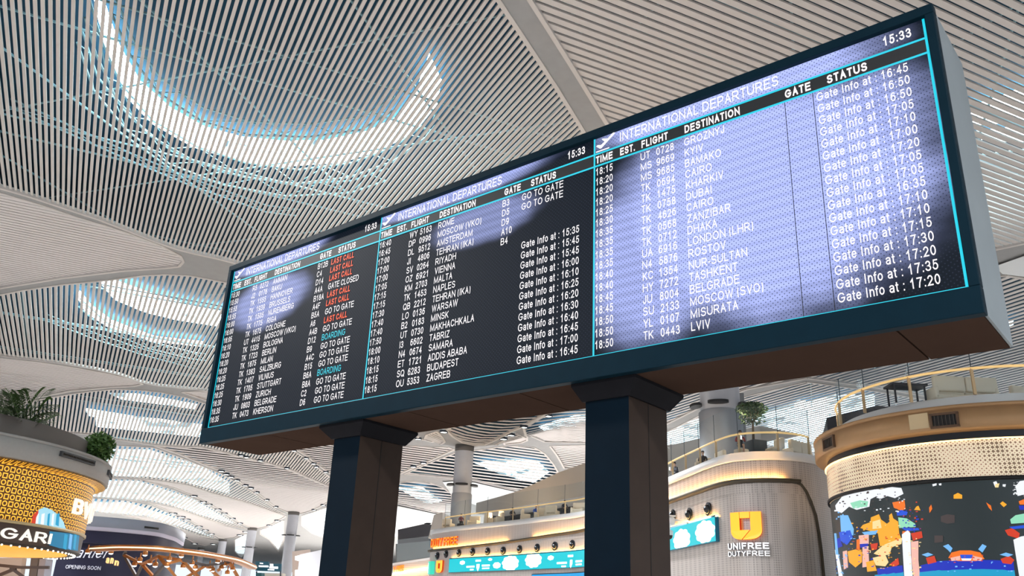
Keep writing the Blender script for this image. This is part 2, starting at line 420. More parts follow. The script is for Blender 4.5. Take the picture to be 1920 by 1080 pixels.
LENS['second_column'] = [(341, 735), (385, 733), (540, 749), (640, 755), (760, 740), (800, 770), (790, 800), (700, 850), (640, 900), (613, 884), (575, 855), (548, 838), (450, 775), (385, 750)]
LENS['third_column'] = [(290, 835.5), (347, 839.5), (372, 838.5), (420, 849), (452, 857.5), (488, 866), (541, 880.5), (615.7, 912.5), (655, 918), (613, 942.8), (589, 956), (565, 963), (541, 961), (517, 951), (481, 923), (444.8, 900), (414.7, 883), (384.6, 872), (336, 851.5)]
LENS['fourth_column'] = [(250, 897), (300, 902), (348.5, 909.5), (396.6, 925), (468.8, 945), (536, 968), (505, 986), (485.7, 991), (468.8, 990), (449.6, 980.5), (420.7, 961), (391.8, 944), (363, 930), (324.4, 914)]
LENS['fifth_column'] = [(237, 936.5), (276, 941), (324.4, 952), (372.6, 968.5), (420.7, 986), (464, 997), (440, 1008), (420.7, 1010), (411, 1008.5), (384.6, 992.5), (358, 977), (324.4, 961), (281, 943.5)]
LENS['sixth_column'] = [(228, 965), (276, 970), (324, 987), (372.6, 1006), (416, 1016), (384.6, 1023.5), (365, 1018.5), (334, 1001.5), (290, 980)]
STAR = {}
STAR['board_column'] = [(880, -200), (994, 0), (1020, 41), (1068.5, 118), (1137, 230), (1250, 345), (1450, 425), (1650, 463), (1855, 470), (1920, 456), (2200, 380), (2300, 100), (2200, -400)]
STAR['far_column'] = [(837, 806), (848.8, 818), (867.5, 830), (890, 835), (908.7, 834), (927.5, 825.6), (955.6, 810.6), (982, 799.4), (999, 790), (1060, 755), (1000, 740), (900, 770)]
STAR['far_column_patch'] = [(783, 822), (800, 815), (818.7, 808.7), (828, 818), (833.7, 827.5), (830, 831), (812, 829), (796, 824.7)]
BAYR = {}
BAYR['right'] = [(1140, 800), (1300, 700), (1500, 600), (1700, 545), (1864, 519), (1886, 516), (1920, 522), (2300, 560), (2350, 760), (2100, 770), (1920, 765), (1740, 743), (1640, 726), (1514, 709), (1400, 730), (1320, 760), (1240, 800), (1190, 830)]
BAYR['right_far'] = [(1200, 846), (1240, 815), (1320, 775), (1400, 743), (1512, 716), (1640, 733), (1740, 750), (1800, 762), (1800, 860), (1600, 930), (1400, 935), (1240, 925)]
BAYR['middle'] = [(758, 889), (802, 869), (853, 849.5), (908.7, 842), (942.5, 837), (974, 835.5), (1002.5, 838.9), (1021, 850), (1038, 870.7), (1047.5, 887), (1055, 915), (1010, 935), (968.7, 920), (930, 911), (890, 901), (852, 897), (796, 891)]
BAYR['middle_upper'] = [(982, 803), (996.9, 818), (1021, 828.4), (1094, 830), (1200, 828), (1200, 740), (1080, 745), (1040, 770), (1006, 788)]
BAYR['middle_left'] = [(735, 907), (749, 904.5), (777.5, 902.6), (805.6, 904.5), (830, 914), (847, 926), (850, 960), (822.5, 962.5), (790, 954), (745.6, 943.7), (700, 938), (690, 920)]
BAYR['rear_a'] = [(566, 967), (590, 959), (622, 948), (660, 950), (640, 985), (612, 1010), (585, 1000), (566, 985)]
BAYR['rear_b'] = [(488, 994), (508, 986), (532, 975), (532, 1012), (522, 1034), (505, 1012), (488, 1002)]
BAYR['rear_c'] = [(440, 1012), (463, 1000), (463, 1034), (452, 1046), (440, 1034)]
LENSR = {}
LENSR['pillar_gap'] = [(690, 835), (735, 835), (775, 836), (800, 838), (840, 838), (852, 843), (802, 866), (775.6, 877), (751, 888), (700, 900), (650, 915)]
LENSR['upper_right'] = [(929, 834), (965, 812.5), (983.7, 820), (988.4, 825.6), (978, 830), (946, 834)]
LENSR['right_edge'] = [(1031, 836), (1094, 834), (1180, 832), (1180, 880), (1094, 880), (1058, 878), (1043.7, 853)]

ceiling = bpy.data.objects.new('ceiling', None); COL.objects.link(ceiling); ceiling['base'] = [0, 0, 0]; struct(ceiling)
ALLP = {}
for grp in (BAY, LENS, STAR, BAYR, LENSR):
    for k, p in grp.items(): ALLP[(id(grp), k)] = densify(poly_st(p))
def P_(grp, k): return ALLP[(id(grp), k)]
outer = [(-24, -85), (330, -85), (330, 120), (-24, 120)]
holes = list(ALLP.values())
vs, fs = cdt_region(densify(outer, 10), holes, 3.0)
mb = MB(); mb.add([(*xy(*v), field(*v)) for v in vs], fs, 0, True)
mb.build('vault_band', M_BAND, ceiling)
# pale lips round every opening
mb = MB()
for (gi, k), poly in ALLP.items():
    wgt = 0.16 if k in ('near', 'second', 'board_column', 'left_near') else 0.22
    n = len(poly)
    for i in range(n):
        a, b = poly[i], poly[(i + 1) % n]
        d = math.hypot(b[0] - a[0], b[1] - a[1])
        if d < .02: continue
        mb.bar((*xy(*a), field(*a) + .06), (*xy(*b), field(*b) + .06), wgt, 0.22)
mb.build('edge_trim', M_TRIM, ceiling)
for k, pitch, wd_ in (('near', .20, .102), ('second', .27, .15), ('third', .30, .17), ('fourth', .42, .24), ('fifth', .55, .33), ('sixth', .7, .42)):
    slat_panel('slat_panel', P_(BAY, k), 1, pitch * CK, wd_ * CK, .08, ceiling, M_SLAT)
for k, pitch, wd_ in (('left_near', .32, .24), ('left_second', .4, .33), ('second_column', .55, .46), ('third_column', .62, .5), ('fourth_column', .9, .75), ('fifth_column', 1.2, 1.0), ('sixth_column', 1.5, 1.3)):
    slat_panel('slat_panel', P_(LENS, k), 0, pitch * CK, wd_ * CK, .05, ceiling, M_SLATW, backing=M_BACK)
slat_panel('slat_panel', P_(STAR, 'board_column'), 0, .34, .235, .08, ceiling, M_SLAT)
slat_panel('slat_panel', P_(STAR, 'far_column'), 0, .47, .31, .07, ceiling, M_SLAT, backing=M_DECK)
slat_panel('slat_panel', P_(STAR, 'far_column_patch'), 0, .47, .31, .07, ceiling, M_SLAT, backing=M_DECK)
for k, pitch, wd_ in (('right', .5, .25), ('right_far', .5, .25), ('middle', .9, .62), ('middle_upper', .7, .55), ('middle_left', 1.1, .8), ('rear_a', 1.4, .8), ('rear_b', 1.8, 1.0), ('rear_c', 2.2, 1.2)):
    slat_panel('slat_panel', P_(BAYR, k), 1 if k.startswith('right') else 0, pitch * CK, wd_ * CK, .04, ceiling, M_SLATW)
WHITE = [[(830, 904), (856, 902), (890, 905), (969, 923), (930, 937), (892, 947), (850, 932)], [(738, 947), (790, 958), (822, 965), (805, 985), (770, 1000), (735, 1008), (725, 965)], [(1864, 500), (1920, 480), (1990, 470), (1990, 545), (1920, 519), (1880, 514)]]
for pl in WHITE: lay_sheet('smooth_vault', densify([st(hit(x, y, -.12)) for x, y in pl]), ceiling, M_WHITECEIL, -.12)
for k in LENSR: slat_panel('slat_panel', P_(LENSR, k), 0, .7, .6, .05, ceiling, M_SLATW, backing=M_BACK)

# above the slats: roof deck, skylights (far and right-bay panes enlarged for brightness) and white roof trusses
ROOF = 3.2
vs, fs = cdt_region(densify([(-26, -87), (332, -87), (332, 122), (-26, 122)], 12), [], 6.0)
mb = MB(); mb.add([(*xy(*v), field(*v) + ROOF + .5) for v in vs], fs, 0, True); mb.build('roof_deck', M_DECK, ceiling)
SKYL = [
    [(190, -20), (205, 30), (225, 85), (262, 150), (318, 200), (380, 235), (450, 255), (530, 264), (610, 262), (690, 245), (745, 218), (778, 180), (790, 140), (805, 100), (828, 150), (820, 195), (780, 245), (715, 282), (640, 305), (540, 312), (450, 303), (360, 275), (285, 232), (235, 180), (203, 110), (185, 40), (172, -20)],
    [(180, 522), (215, 524), (280, 548), (345, 568), (412, 580), (480, 600), (480, 622), (410, 612), (330, 600), (270, 585), (215, 562)],
    [(150, 545), (170, 570), (210, 600), (290, 630), (380, 640), (380, 650), (280, 640), (200, 612), (160, 585), (143, 555)],
    [(200, 736), (260, 738), (330, 750), (372, 758), (366, 768), (300, 758), (230, 750)],
    [(160, 765), (240, 778), (330, 790), (420, 800), (420, 812), (330, 802), (240, 792), (165, 780)],
    [(180, 775), (300, 785), (400, 800), (400, 822), (300, 812), (180, 800)],
    [(170, 842), (280, 843), (380, 875), (430, 905), (430, 925), (330, 900), (170, 890)],
    [(150, 900), (260, 902), (360, 935), (440, 982), (370, 964), (240, 934), (150, 930)],
    [(140, 938), (240, 942), (330, 972), (400, 1008), (330, 985), (230, 962), (140, 956)],
    [(1805, 215), (1830, 195), (1880, 178), (1950, 150), (2080, 120), (2080, 195), (1940, 222), (1850, 235), (1815, 232)],
    [(1830, 245), (1920, 235), (2000, 240), (1980, 262), (1900, 268), (1840, 262)],
    [(890, 868), (950, 860), (1010, 866), (1030, 885), (1000, 905), (940, 890)],
    [(1010, 800), (1094, 775), (1150, 770), (1150, 795), (1094, 805), (1030, 815)],
    [(560, 964), (600, 952), (650, 950), (640, 985), (600, 1005), (560, 985)], [(485, 990), (532, 972), (532, 1015), (520, 1034), (485, 1003)], [(438, 1010), (463, 998), (463, 1040), (438, 1036)],  # glow sheets added to brighten the vaults behind the column row
    [(745, 915), (790, 912), (830, 940), (800, 945)],
    [(1200, 850), (1260, 790), (1330, 770), (1330, 830), (1270, 880), (1210, 890)], [(1420, 830), (1470, 770), (1560, 740), (1640, 740), (1640, 790), (1520, 850)],
    [(1540, 690), (1640, 660), (1760, 620), (1900, 600), (1900, 612), (1760, 640), (1640, 690)],
    [(1400, 780), (1500, 750), (1560, 760), (1560, 800), (1420, 820)],
]
for iS, pl in enumerate(SKYL):
    q = densify([st(hit(x, y, ROOF)) for x, y in pl], 2.5)
    lay_sheet('skylight', q, ceiling, M_SKY if (iS in (0, 1, 2) or pl[0][0] >= 1800) else M_SKYB if pl[0][0] in (560, 485, 438) else M_SKYF, ROOF)
mb = MB()
def run(s0, t0, s1, t1, r, dz, m=mb):
    n = max(2, int(math.hypot(s1 - s0, t1 - t0) / 4))
    m.tube([(*xy(s0 + (s1 - s0) * i / n, t0 + (t1 - t0) * i / n), field(s0 + (s1 - s0) * i / n, t0 + (t1 - t0) * i / n) + dz) for i in range(n + 1)], r, 5)
for i in range(11):
    s0 = 8 + i * 10.5; run(s0, -40, s0, 40, .05, 1.9); run(s0 + 3.6, -40, s0 + 3.6, 40, .06, 2.8)
for i in range(8):
    t0 = -38 + i * 10.5; run(4, t0, 110, t0, .05, 1.95)
    run(4, t0 - 20, 60, t0 + 36, .055, 2.3)
    run(4, t0 + 36, 60, t0 - 20, .045, 2.35)
mb.build('roof_truss', M_TRUSS, ceiling)
# a lattice of white tubes follows the edges of the near skylights
mb = MB()
def follow(px, dzs, zig=0.0):
    pts = [hit(x, y, ROOF - .5) for x, y in px]; q = []
    for i in range(len(pts) - 1):
        n = max(1, int((pts[i + 1] - pts[i]).length / 1.2))
        for k in range(n): q.append(pts[i].lerp(pts[i + 1], k / n))
    for dz in dzs: mb.tube([p + BZ_ * dz for p in q], .05, 5)
    if zig:
        for i in range(len(q) - 1): mb.tube([q[i] + BZ_ * (dzs[0] if i % 2 else dzs[1]), q[i + 1] + BZ_ * (dzs[1] if i % 2 else dzs[0])], .028, 4)
BZ_ = Vector((0, 0, 1))
follow([(168, 0), (188, 70), (225, 155), (285, 225), (370, 275), (460, 305), (560, 318), (660, 305), (740, 275), (800, 230), (840, 180)], (0, -.8), 1)
follow([(150, 60), (180, 150), (240, 225), (320, 290), (420, 330), (540, 352), (660, 345), (760, 310)], (.2, -.5), 1)
follow([(215, 0), (250, 80), (300, 150), (380, 205), (470, 232), (580, 236), (680, 222), (740, 185), (775, 130)], (.1, -.6), 1)
follow([(20, 185), (120, 230), (240, 285), (360, 335), (500, 385), (620, 400)], (0, -.4), 1)
follow([(150, 560), (200, 605), (280, 640), (360, 660), (420, 668)], (0, -.6), 1)
follow([(90, 590), (180, 625), (270, 655), (400, 690)], (0, -.5), 1)
mb.build('skylight_truss', M_TRUSS, ceiling)
# floor
mb = MB(); mb.add([(-160, -60, 0), (160, -60, 0), (160, 300, 0), (-160, 300, 0)], [(0, 1, 2, 3)])
fl = mb.build('floor', mat('floor_stone', srgb(204, 199, 194), 0.3, noise=0.08, nscale=0.8)); struct(fl)
# ------------------------------------------------------------------ departure board on two pillars
BYAW = -0.6996
BX = Vector((math.cos(BYAW), math.sin(BYAW), 0)); BY = Vector((-math.sin(BYAW), math.cos(BYAW), 0)); BZ = Vector((0, 0, 1))
BO = Vector((-4.2445, 12.0611, 4.0149))
def bp(u, d, v): return BO + BX * u + BY * d + BZ * v
SCR = [0.0, 3.258, 6.549, 9.842]; SH = 2.41
M_BEZ = mat('bezel_petrol', srgb(12, 36, 48), 0.5, noise=0.15, nscale=6, spec=.06)
M_BLACK = mat('black_rubber', srgb(9, 11, 14), 0.6)
M_STEEL = mat('brushed_steel', srgb(150, 160, 166), 0.5, metal=0.35, spec=.2, noise=0.12, nscale=1.6)
M_UNDER = mat('under_panel', srgb(68, 53, 46), 0.35, metal=0.0, spec=.0, noise=0.12, nscale=2.5)
M_PIL = mat('pillar_panel', srgb(56, 45, 39), 0.45, noise=0.18, nscale=5, spec=.08)
M_PILF = mat('pillar_front', srgb(6, 22, 34), 0.55, noise=0.15, nscale=5, spec=.06)
M_JOINT = mat('joint_dark', srgb(8, 8, 9), 0.8)
def emat(name, col, es): return mat(name, (0.01, 0.01, 0.01), 0.6, emit=col, es=es)
M_TXT = emat('led_white', (1.0, 0.95, 0.97), 1.15)
M_RED = emat('led_orange', srgb(255, 84, 22), 1.15)
M_CYN = emat('led_cyan', srgb(40, 215, 235), 1.0)
M_LINE = emat('led_line', srgb(20, 215, 240), 1.0)

board = thing('departure_board', 'long black flight departure board with three lit screens on two dark square pillars', 'departure board', tuple(bp(4.9, .5, 0) - BZ * BO.z))
W = 9.842
mb = MB()
def pbox(m, u0, u1, d0, d1, v0, v1, mi=0):
    c = bp((u0 + u1) / 2, (d0 + d1) / 2, (v0 + v1) / 2); m.box(c, (u1 - u0, d1 - d0, v1 - v0), axes=(BX, BY, BZ), mi=mi)
pbox(mb, -.07, W + .055, .09, .97, -.20, SH + .06)
mb.build('housing', M_BEZ, board)
# front frame round the screens
mb = MB()
pbox(mb, -.086, W + .085, -.0, .1, SH - .015, SH + .075); pbox(mb, -.086, W + .085, 0, .1, -.2254, -.012)
pbox(mb, -.086, -.012, 0, .1, -.012, SH - .015); pbox(mb, W + .012, W + .085, 0, .1, -.012, SH - .015)
fr = mb.build('front_frame', M_BEZ, board)
bv = fr.modifiers.new('bevel', 'BEVEL'); bv.width = .008; bv.segments = 2
# brushed end panels
for sgn in (0, 1):
    mb = MB()
    prof = [(.1, -.205), (.985, -.215), (.985, SH + .05), (.1, SH + .06)]
    u = W + .056 if sgn else -.071; th = .02 if sgn else -.02
    a = [bp(u, d, v) for d, v in prof]; b = [bp(u + th, d, v) for d, v in prof]
    mb.add(a + b, [(0, 1, 2, 3), (7, 6, 5, 4), (0, 4, 5, 1), (1, 5, 6, 2), (2, 6, 7, 3), (3, 7, 4, 0)])
    e = mb.build('end_panel', M_STEEL, board); e['label'] = 'brushed steel end panel'
# underside: three glossy sheets with dark joints
edges_u = [-.06, 1.39, 4.0, 5.62, 9.3, W + .06]
for i in range(len(edges_u) - 1):
    mb = MB(); pbox(mb, edges_u[i] + .008, edges_u[i + 1] - .008, .1, .985, -.222, -.202)
    un = mb.build('underside_panel', M_UNDER, board); un['label'] = 'glossy brown underside sheet'
# pillars with flared capitals
for uc0, uc1, pu0, pu1 in ((2.47, 3.28, 2.64, 3.115), (6.28, 7.0, 6.37, 6.855)):
    pl = MB(); d0, d1 = .2, .9
    def ringpts(u0, u1, a, b, v): return [bp(u0, a, v), bp(u1, a, v), bp(u1, b, v), bp(u0, b, v)]
    zb = -BO.z
    r = ringpts(pu0, pu1, d0, d1, -.39) + ringpts(pu0, pu1, d0, d1, zb)
    pl.add(r, [(0, 1, 5, 4)], 1); pl.add(r, [(1, 2, 6, 5), (2, 3, 7, 6), (3, 0, 4, 7)], 0)
    um = pu1 + .001
    pbox(pl, pu1 - .002, pu1 + .003, .545, .553, zb, -.39, 2)
    po = pl.build('pillar', [M_PIL, M_PILF, M_JOINT], board)
    cp = MB()
    top = ringpts(uc0, uc1, .08, .99, -.226); lip = ringpts(uc0, uc1, .08, .99, -.255); bot = ringpts(pu0 - .025, pu1 + .025, d0 - .025, d1 + .025, -.39)
    cp.add(top + lip + bot, [(0, 1, 5, 4), (1, 2, 6, 5), (2, 3, 7, 6), (3, 0, 4, 7), (4, 5, 9, 8), (5, 6, 10, 9), (6, 7, 11, 10), (7, 4, 8, 11), (3, 2, 1, 0), (8, 9, 10, 11)])
    cp.build('capital', mat('capital_dark', srgb(28, 28, 32), 0.5, noise=.15, nscale=6, spec=.03), po)

def screen_mat(name, glows, base):
    """the picture shown by the screen: dark ground, lavender wash, fine dot grid of the LED mask. glows: (u, v, ru, rv, gain)"""
    m = bpy.data.materials.new(name); m.use_nodes = True; nt = m.node_tree; b = nt.nodes['Principled BSDF']
    b.inputs['Base Color'].default_value = (*base, 1); b.inputs['Roughness'].default_value = .6; b.inputs['Specular IOR Level'].default_value = .12
    L = nt.links; N = nt.nodes
    tc = N.new('ShaderNodeUVMap'); sp = N.new('ShaderNodeSeparateXYZ'); L.new(tc.outputs[0], sp.inputs[0])
    def mth(op, a, b_=None, c=None):
        n = N.new('ShaderNodeMath'); n.operation = op
        for i, q in enumerate((a, b_, c)):
            if q is None: continue
            if isinstance(q, (int, float)): n.inputs[i].default_value = q
            else: L.new(q, n.inputs[i])
        return n.outputs[0]
    U, V = sp.outputs[0], sp.outputs[1]
    nz = N.new('ShaderNodeTexNoise'); nz.inputs['Scale'].default_value = 1.3; nz.inputs['Detail'].default_value = 2; L.new(tc.outputs[0], nz.inputs['Vector'])
    wob = mth('MULTIPLY', mth('SUBTRACT', nz.outputs['Fac'], .5), .55)
    tot = None
    for (gu, gv, ru, rv, gain) in glows:
        a = mth('DIVIDE', mth('SUBTRACT', U, gu), ru); c = mth('DIVIDE', mth('SUBTRACT', V, gv), rv)
        r2 = mth('SQRT', mth('ADD', mth('MULTIPLY', a, a), mth('MULTIPLY', c, c)))
        g = N.new('ShaderNodeMapRange'); g.interpolation_type = 'SMOOTHERSTEP'; g.clamp = True
        L.new(mth('ADD', r2, wob), g.inputs[0]); g.inputs[1].default_value = 1.15; g.inputs[2].default_value = .55; g.inputs[3].default_value = 0; g.inputs[4].default_value = gain
        tot = g.outputs[0] if tot is None else mth('MAXIMUM', tot, g.outputs[0])
    # staggered dot mask
    P = .042
    fu = mth('FRACT', mth('DIVIDE', U, P)); fv = mth('FRACT', mth('DIVIDE', V, P))
    def dot(cx, cy):
        a = mth('SUBTRACT', fu, cx); c = mth('SUBTRACT', fv, cy)
        return mth('LESS_THAN', mth('ADD', mth('MULTIPLY', a, a), mth('MULTIPLY', c, c)), .016)
    d = mth('MAXIMUM', dot(.25, .25), dot(.75, .75))
    # module bands: faint brighter rows near the top
    bands = mth('MULTIPLY', mth('ADD', mth('SINE', mth('MULTIPLY', V, 2 * math.pi / .098)), 1.0), .10)
    lum = mth('MULTIPLY', tot, mth('SUBTRACT', 1.0, mth('MULTIPLY', d, .75)))
    lum = mth('MULTIPLY', lum, mth('ADD', .86, bands))
    faint = mth('MULTIPLY', mth('MULTIPLY', d, mth('SUBTRACT', 1.0, tot)), .03)
    mr = N.new('ShaderNodeMix'); mr.data_type = 'RGBA'
    mr.inputs[6].default_value = (*srgb(6, 13, 23), 1); mr.inputs[7].default_value = (*srgb(176, 188, 250), 1)
    L.new(mth('ADD', lum, faint), mr.inputs[0]); L.new(mr.outputs[2], b.inputs['Emission Color']); b.inputs['Emission Strength'].default_value = 1.2
    return m
GL = [[(1.0, 2.38, 1.25, .20, .8), (1.0, 1.72, .95, .42, .62)],
      [(1.15, 2.40, 1.75, .2, .8), (1.75, 1.86, .9, .30, .5)],
      [(1.5, 2.36, 1.62, .42, 1.0), (1.75, 1.20, 1.70, 1.28, 1.0), (.75, .9, 1.0, .95, .8)]]
ROWS = [
 [l.split('|') for l in ('15:30|R5|0272|AMMAN|B12B|LAST CALL', '15:50|J2|0176|BAKU|C4|LAST CALL', '15:55|TK|1555|HANNOVER|D14|LAST CALL', '15:55|TK|1939|BRUSSELS|A4A|GATE CLOSED',
  '16:00|TK|1505|NUREMBERG|B18A|LAST CALL', '16:00|TK|1775|RIGA|A4F|LAST CALL', '16:05|TK|1675|COLOGNE|B5A|GO TO GATE', '16:10|UT|4415|MOSCOW (VKO)|A6|LAST CALL', '16:20|TK|1325|BOLOGNA|A4B|GO TO GATE',
  '16:20|TK|1723|BERLIN|D12|BOARDING', '16:20|TK|1875|MILAN|B9|GO TO GATE', '16:25|TK|1383|SALZBURG|A4C|GO TO GATE', '16:25|TK|1407|VILNIUS|B15|GO TO GATE', '16:25|TK|1705|STUTTGART|B6A|BOARDING',
  '16:30|TK|1909|ZURICH|B8A|GO TO GATE', '16:35|JU|0803|BELGRADE|C2|GO TO GATE', '16:35|TK|0473|KHERSON|D6|GO TO GATE')],
 [l.split('|') for l in ('16:40|WY|5163|ROME|B3|GO TO GATE', '16:45|DP|0996|MOSCOW (VKO)|D5|GO TO GATE', '17:00|DL|9512|AMSTERDAM|D9|', '17:00|JI|4806|TEHRAN (IKA)|A10|', '17:00|SV|0264|RIYADH|B4|',
  '17:05|OZ|6921|VIENNA||15:35', '17:15|KM|2703|MALTA||15:45', '17:15|TK|1453|NAPLES||15:45', '17:30|QB|2212|TEHRAN (IKA)||16:00', '17:40|LO|0136|WARSAW||16:10', '17:40|B2|0183|MINSK||16:25',
  '17:50|UT|0730|MAKHACHKALA||16:20', '18:00|I3|6602|TABRIZ||16:30', '18:10|N4|0674|SAMARA||16:40', '18:15|ET|1721|ADDIS ABABA||16:45', '18:15|SQ|6283|BUDAPEST||17:00', '18:15|OU|5353|ZAGREB||16:45')],
 [l.split('|') for l in ('18:15|UT|0728|GROZNYJ||16:45', '18:20|MS|9669|KYIV||16:50', '18:20|MS|9685|BAMAKO||16:50', '18:20|TK|0694|CAIRO||17:05', '18:25|TK|1475|KHARKIV||17:10', '18:30|TK|0758|DUBAI||17:00',
  '18:35|TK|4626|CAIRO||17:20', '18:35|TK|0568|ZANZIBAR||17:05', '18:35|TK|0712|DHAKA||17:05', '18:35|UA|6916|LONDON (LHR)||16:35', '18:40|N4|5876|ROSTOV||17:10', '18:40|KC|1354|NUR-SULTAN||17:10',
  '18:45|HY|7272|TASHKENT||17:15', '18:45|JU|8004|BELGRADE||17:30', '18:50|SU|2133|MOSCOW (SVO)||17:20', '18:50|YL|0107|MISURATA||17:35', '18:50|TK|0443|LVIV||17:20')]]
SD = .055     # the glass of the screens lies this far behind the frame
NARROW = .77
def put(m, s, u, v, cap, width=None, bold=0.0, mi=0, sx=NARROW, right=None):
    vs, fs = text_fit(s, cap, width, .135 + bold, sx)
    if right is not None: u = right - max(p[0] for p in vs)
    m.add([bp(u + x, SD - .004, v + y) for x, y in vs], fs, mi)
PLANE = [(.03, .345), (.0, .32), (.22, .0), (.30, .02), (1.0, .86), (.98, .97), (.90, .99), (.62, .66), (.36, .80), (.30, .76), (.46, .48), (.26, .30), (.10, .40)]
for k in range(3):
    u0, u1 = SCR[k], SCR[k + 1]
    mb = MB(); q = [(u0, -.01), (u1, -.01), (u1, SH), (u0, SH)]
    mb.add([bp(u, SD, v) for u, v in q] + [bp(u, SD + .03, v) for u, v in q], [(0, 1, 2, 3), (7, 6, 5, 4), (0, 4, 5, 1), (1, 5, 6, 2), (2, 6, 7, 3), (3, 7, 4, 0)])
    so = mb.build('led_screen', screen_mat('led_picture', GL[k], (.004, .006, .009)), board)
    so['label'] = ['screen with orange last call lines', 'screen with go to gate lines on dark ground', 'screen glowing lavender'][k]
    uv = so.data.uv_layers.new(name='screen')
    for lp in so.data.loops:
        p = so.data.vertices[lp.vertex_index].co - BO; uv.data[lp.index].uv = (p.dot(BX) - u0, p.dot(BZ))
    mb = MB()                                           # black heading strip
    mb.add([bp(u, SD - .002, v) for u, v in ((u0, 2.064), (u1, 2.064), (u1, 2.2065), (u0, 2.2065))], [(0, 1, 2, 3)]); mb.build('heading_strip', emat('led_black', srgb(12, 18, 26), .6), so)
    lw = .010
    for v in (2.2065, 2.064, .0):
        mb = MB(); mb.add([bp(u, SD - .005, v + e) for u, e in ((u0, -lw), (u1, -lw), (u1, lw), (u0, lw))], [(0, 1, 2, 3)]); mb.build('grid_line', M_LINE, so)
    for u in ([u0 + lw] if k else [u0 + lw * .6]) + ([u1 - lw] if k == 2 else []):
        mb = MB(); mb.add([bp(u + e, SD - .0055, v) for e, v in ((-lw, -.0), (lw, -.0), (lw, SH), (-lw, SH))], [(0, 1, 2, 3)]); mb.build('grid_line', M_LINE, so)
    if k == 2:
        for u in (u0 + 2.066, u0 + 2.322):
            mb = MB(); mb.add([bp(u + e, SD - .003, v) for e, v in ((-.003, 0), (.003, 0), (.003, 2.06), (-.003, 2.06))], [(0, 1, 2, 3)]); mb.build('panel_seam', M_BLACK, so)
    mb = MB(); put(mb, 'INTERNATIONAL DEPARTURES', u0 + .325, 2.258, .108, 1.70); mb.build('title_text', M_TXT, so)
    mb = MB(); put(mb, '15:33', u0 + 2.953, 2.268, .092, .225, bold=.03); mb.build('clock_text', M_TXT, so)
    for s, du, wd_ in (('TIME', .028, .205), ('EST.', .325, .175), ('FLIGHT', .578, .30), ('DESTINATION', 1.063, .575), ('GATE', 2.075, .235), ('STATUS', 2.455, .345)):
        mb = MB(); put(mb, s, u0 + du, 2.093, .086, wd_, bold=.075); mb.build('heading_text', M_TXT, so)
    tri = geometry.tessellate_polygon([[Vector((x, y, 0)) for x, y in PLANE]])
    mb = MB(); mb.add([bp(u0 + .028 + x * .235, SD - .005, 2.258 + y * .14) for x, y in PLANE], [list(t) for t in tri])
    mb.add([bp(u0 + .028 + x, SD - .005, 2.226 + y) for x, y in ((0, 0), (.165, 0), (.165, .014), (0, .014))], [(0, 1, 2, 3)])
    mb.build('plane_icon', M_TXT, so)
    for i, rw in enumerate(ROWS[k]):
        v = 1.953 - i * .1178; cap = .084
        def field_text(name, s, u, width=None, bold=0.0, mi=0, right=None):
            mb = MB(); put(mb, s, u, v, cap, width, bold, 0, right=right); mb.build(name, [M_TXT, M_RED, M_CYN][mi], so)
        field_text('time_text', rw[0], u0 + .028, .205)
        field_text('airline_text', rw[1], u0 + .565); field_text('flight_number', rw[2], 0, .195, right=u0 + .94)
        field_text('destination_text', rw[3], u0 + 1.053)
        if rw[4]: field_text('gate_text', rw[4], u0 + 2.055)
        if rw[5]:
            if rw[5][0].isdigit(): field_text('status_text', 'Gate Info at : ' + rw[5], u0 + 2.352, .762)
            else: field_text('status_text', rw[5], u0 + 2.335, {'LAST CALL': .455, 'GATE CLOSED': .60, 'GO TO GATE': .565, 'BOARDING': .46}[rw[5]], bold=.05 if rw[5] == 'LAST CALL' else 0, mi={'LAST CALL': 1, 'BOARDING': 2}.get(rw[5], 0))
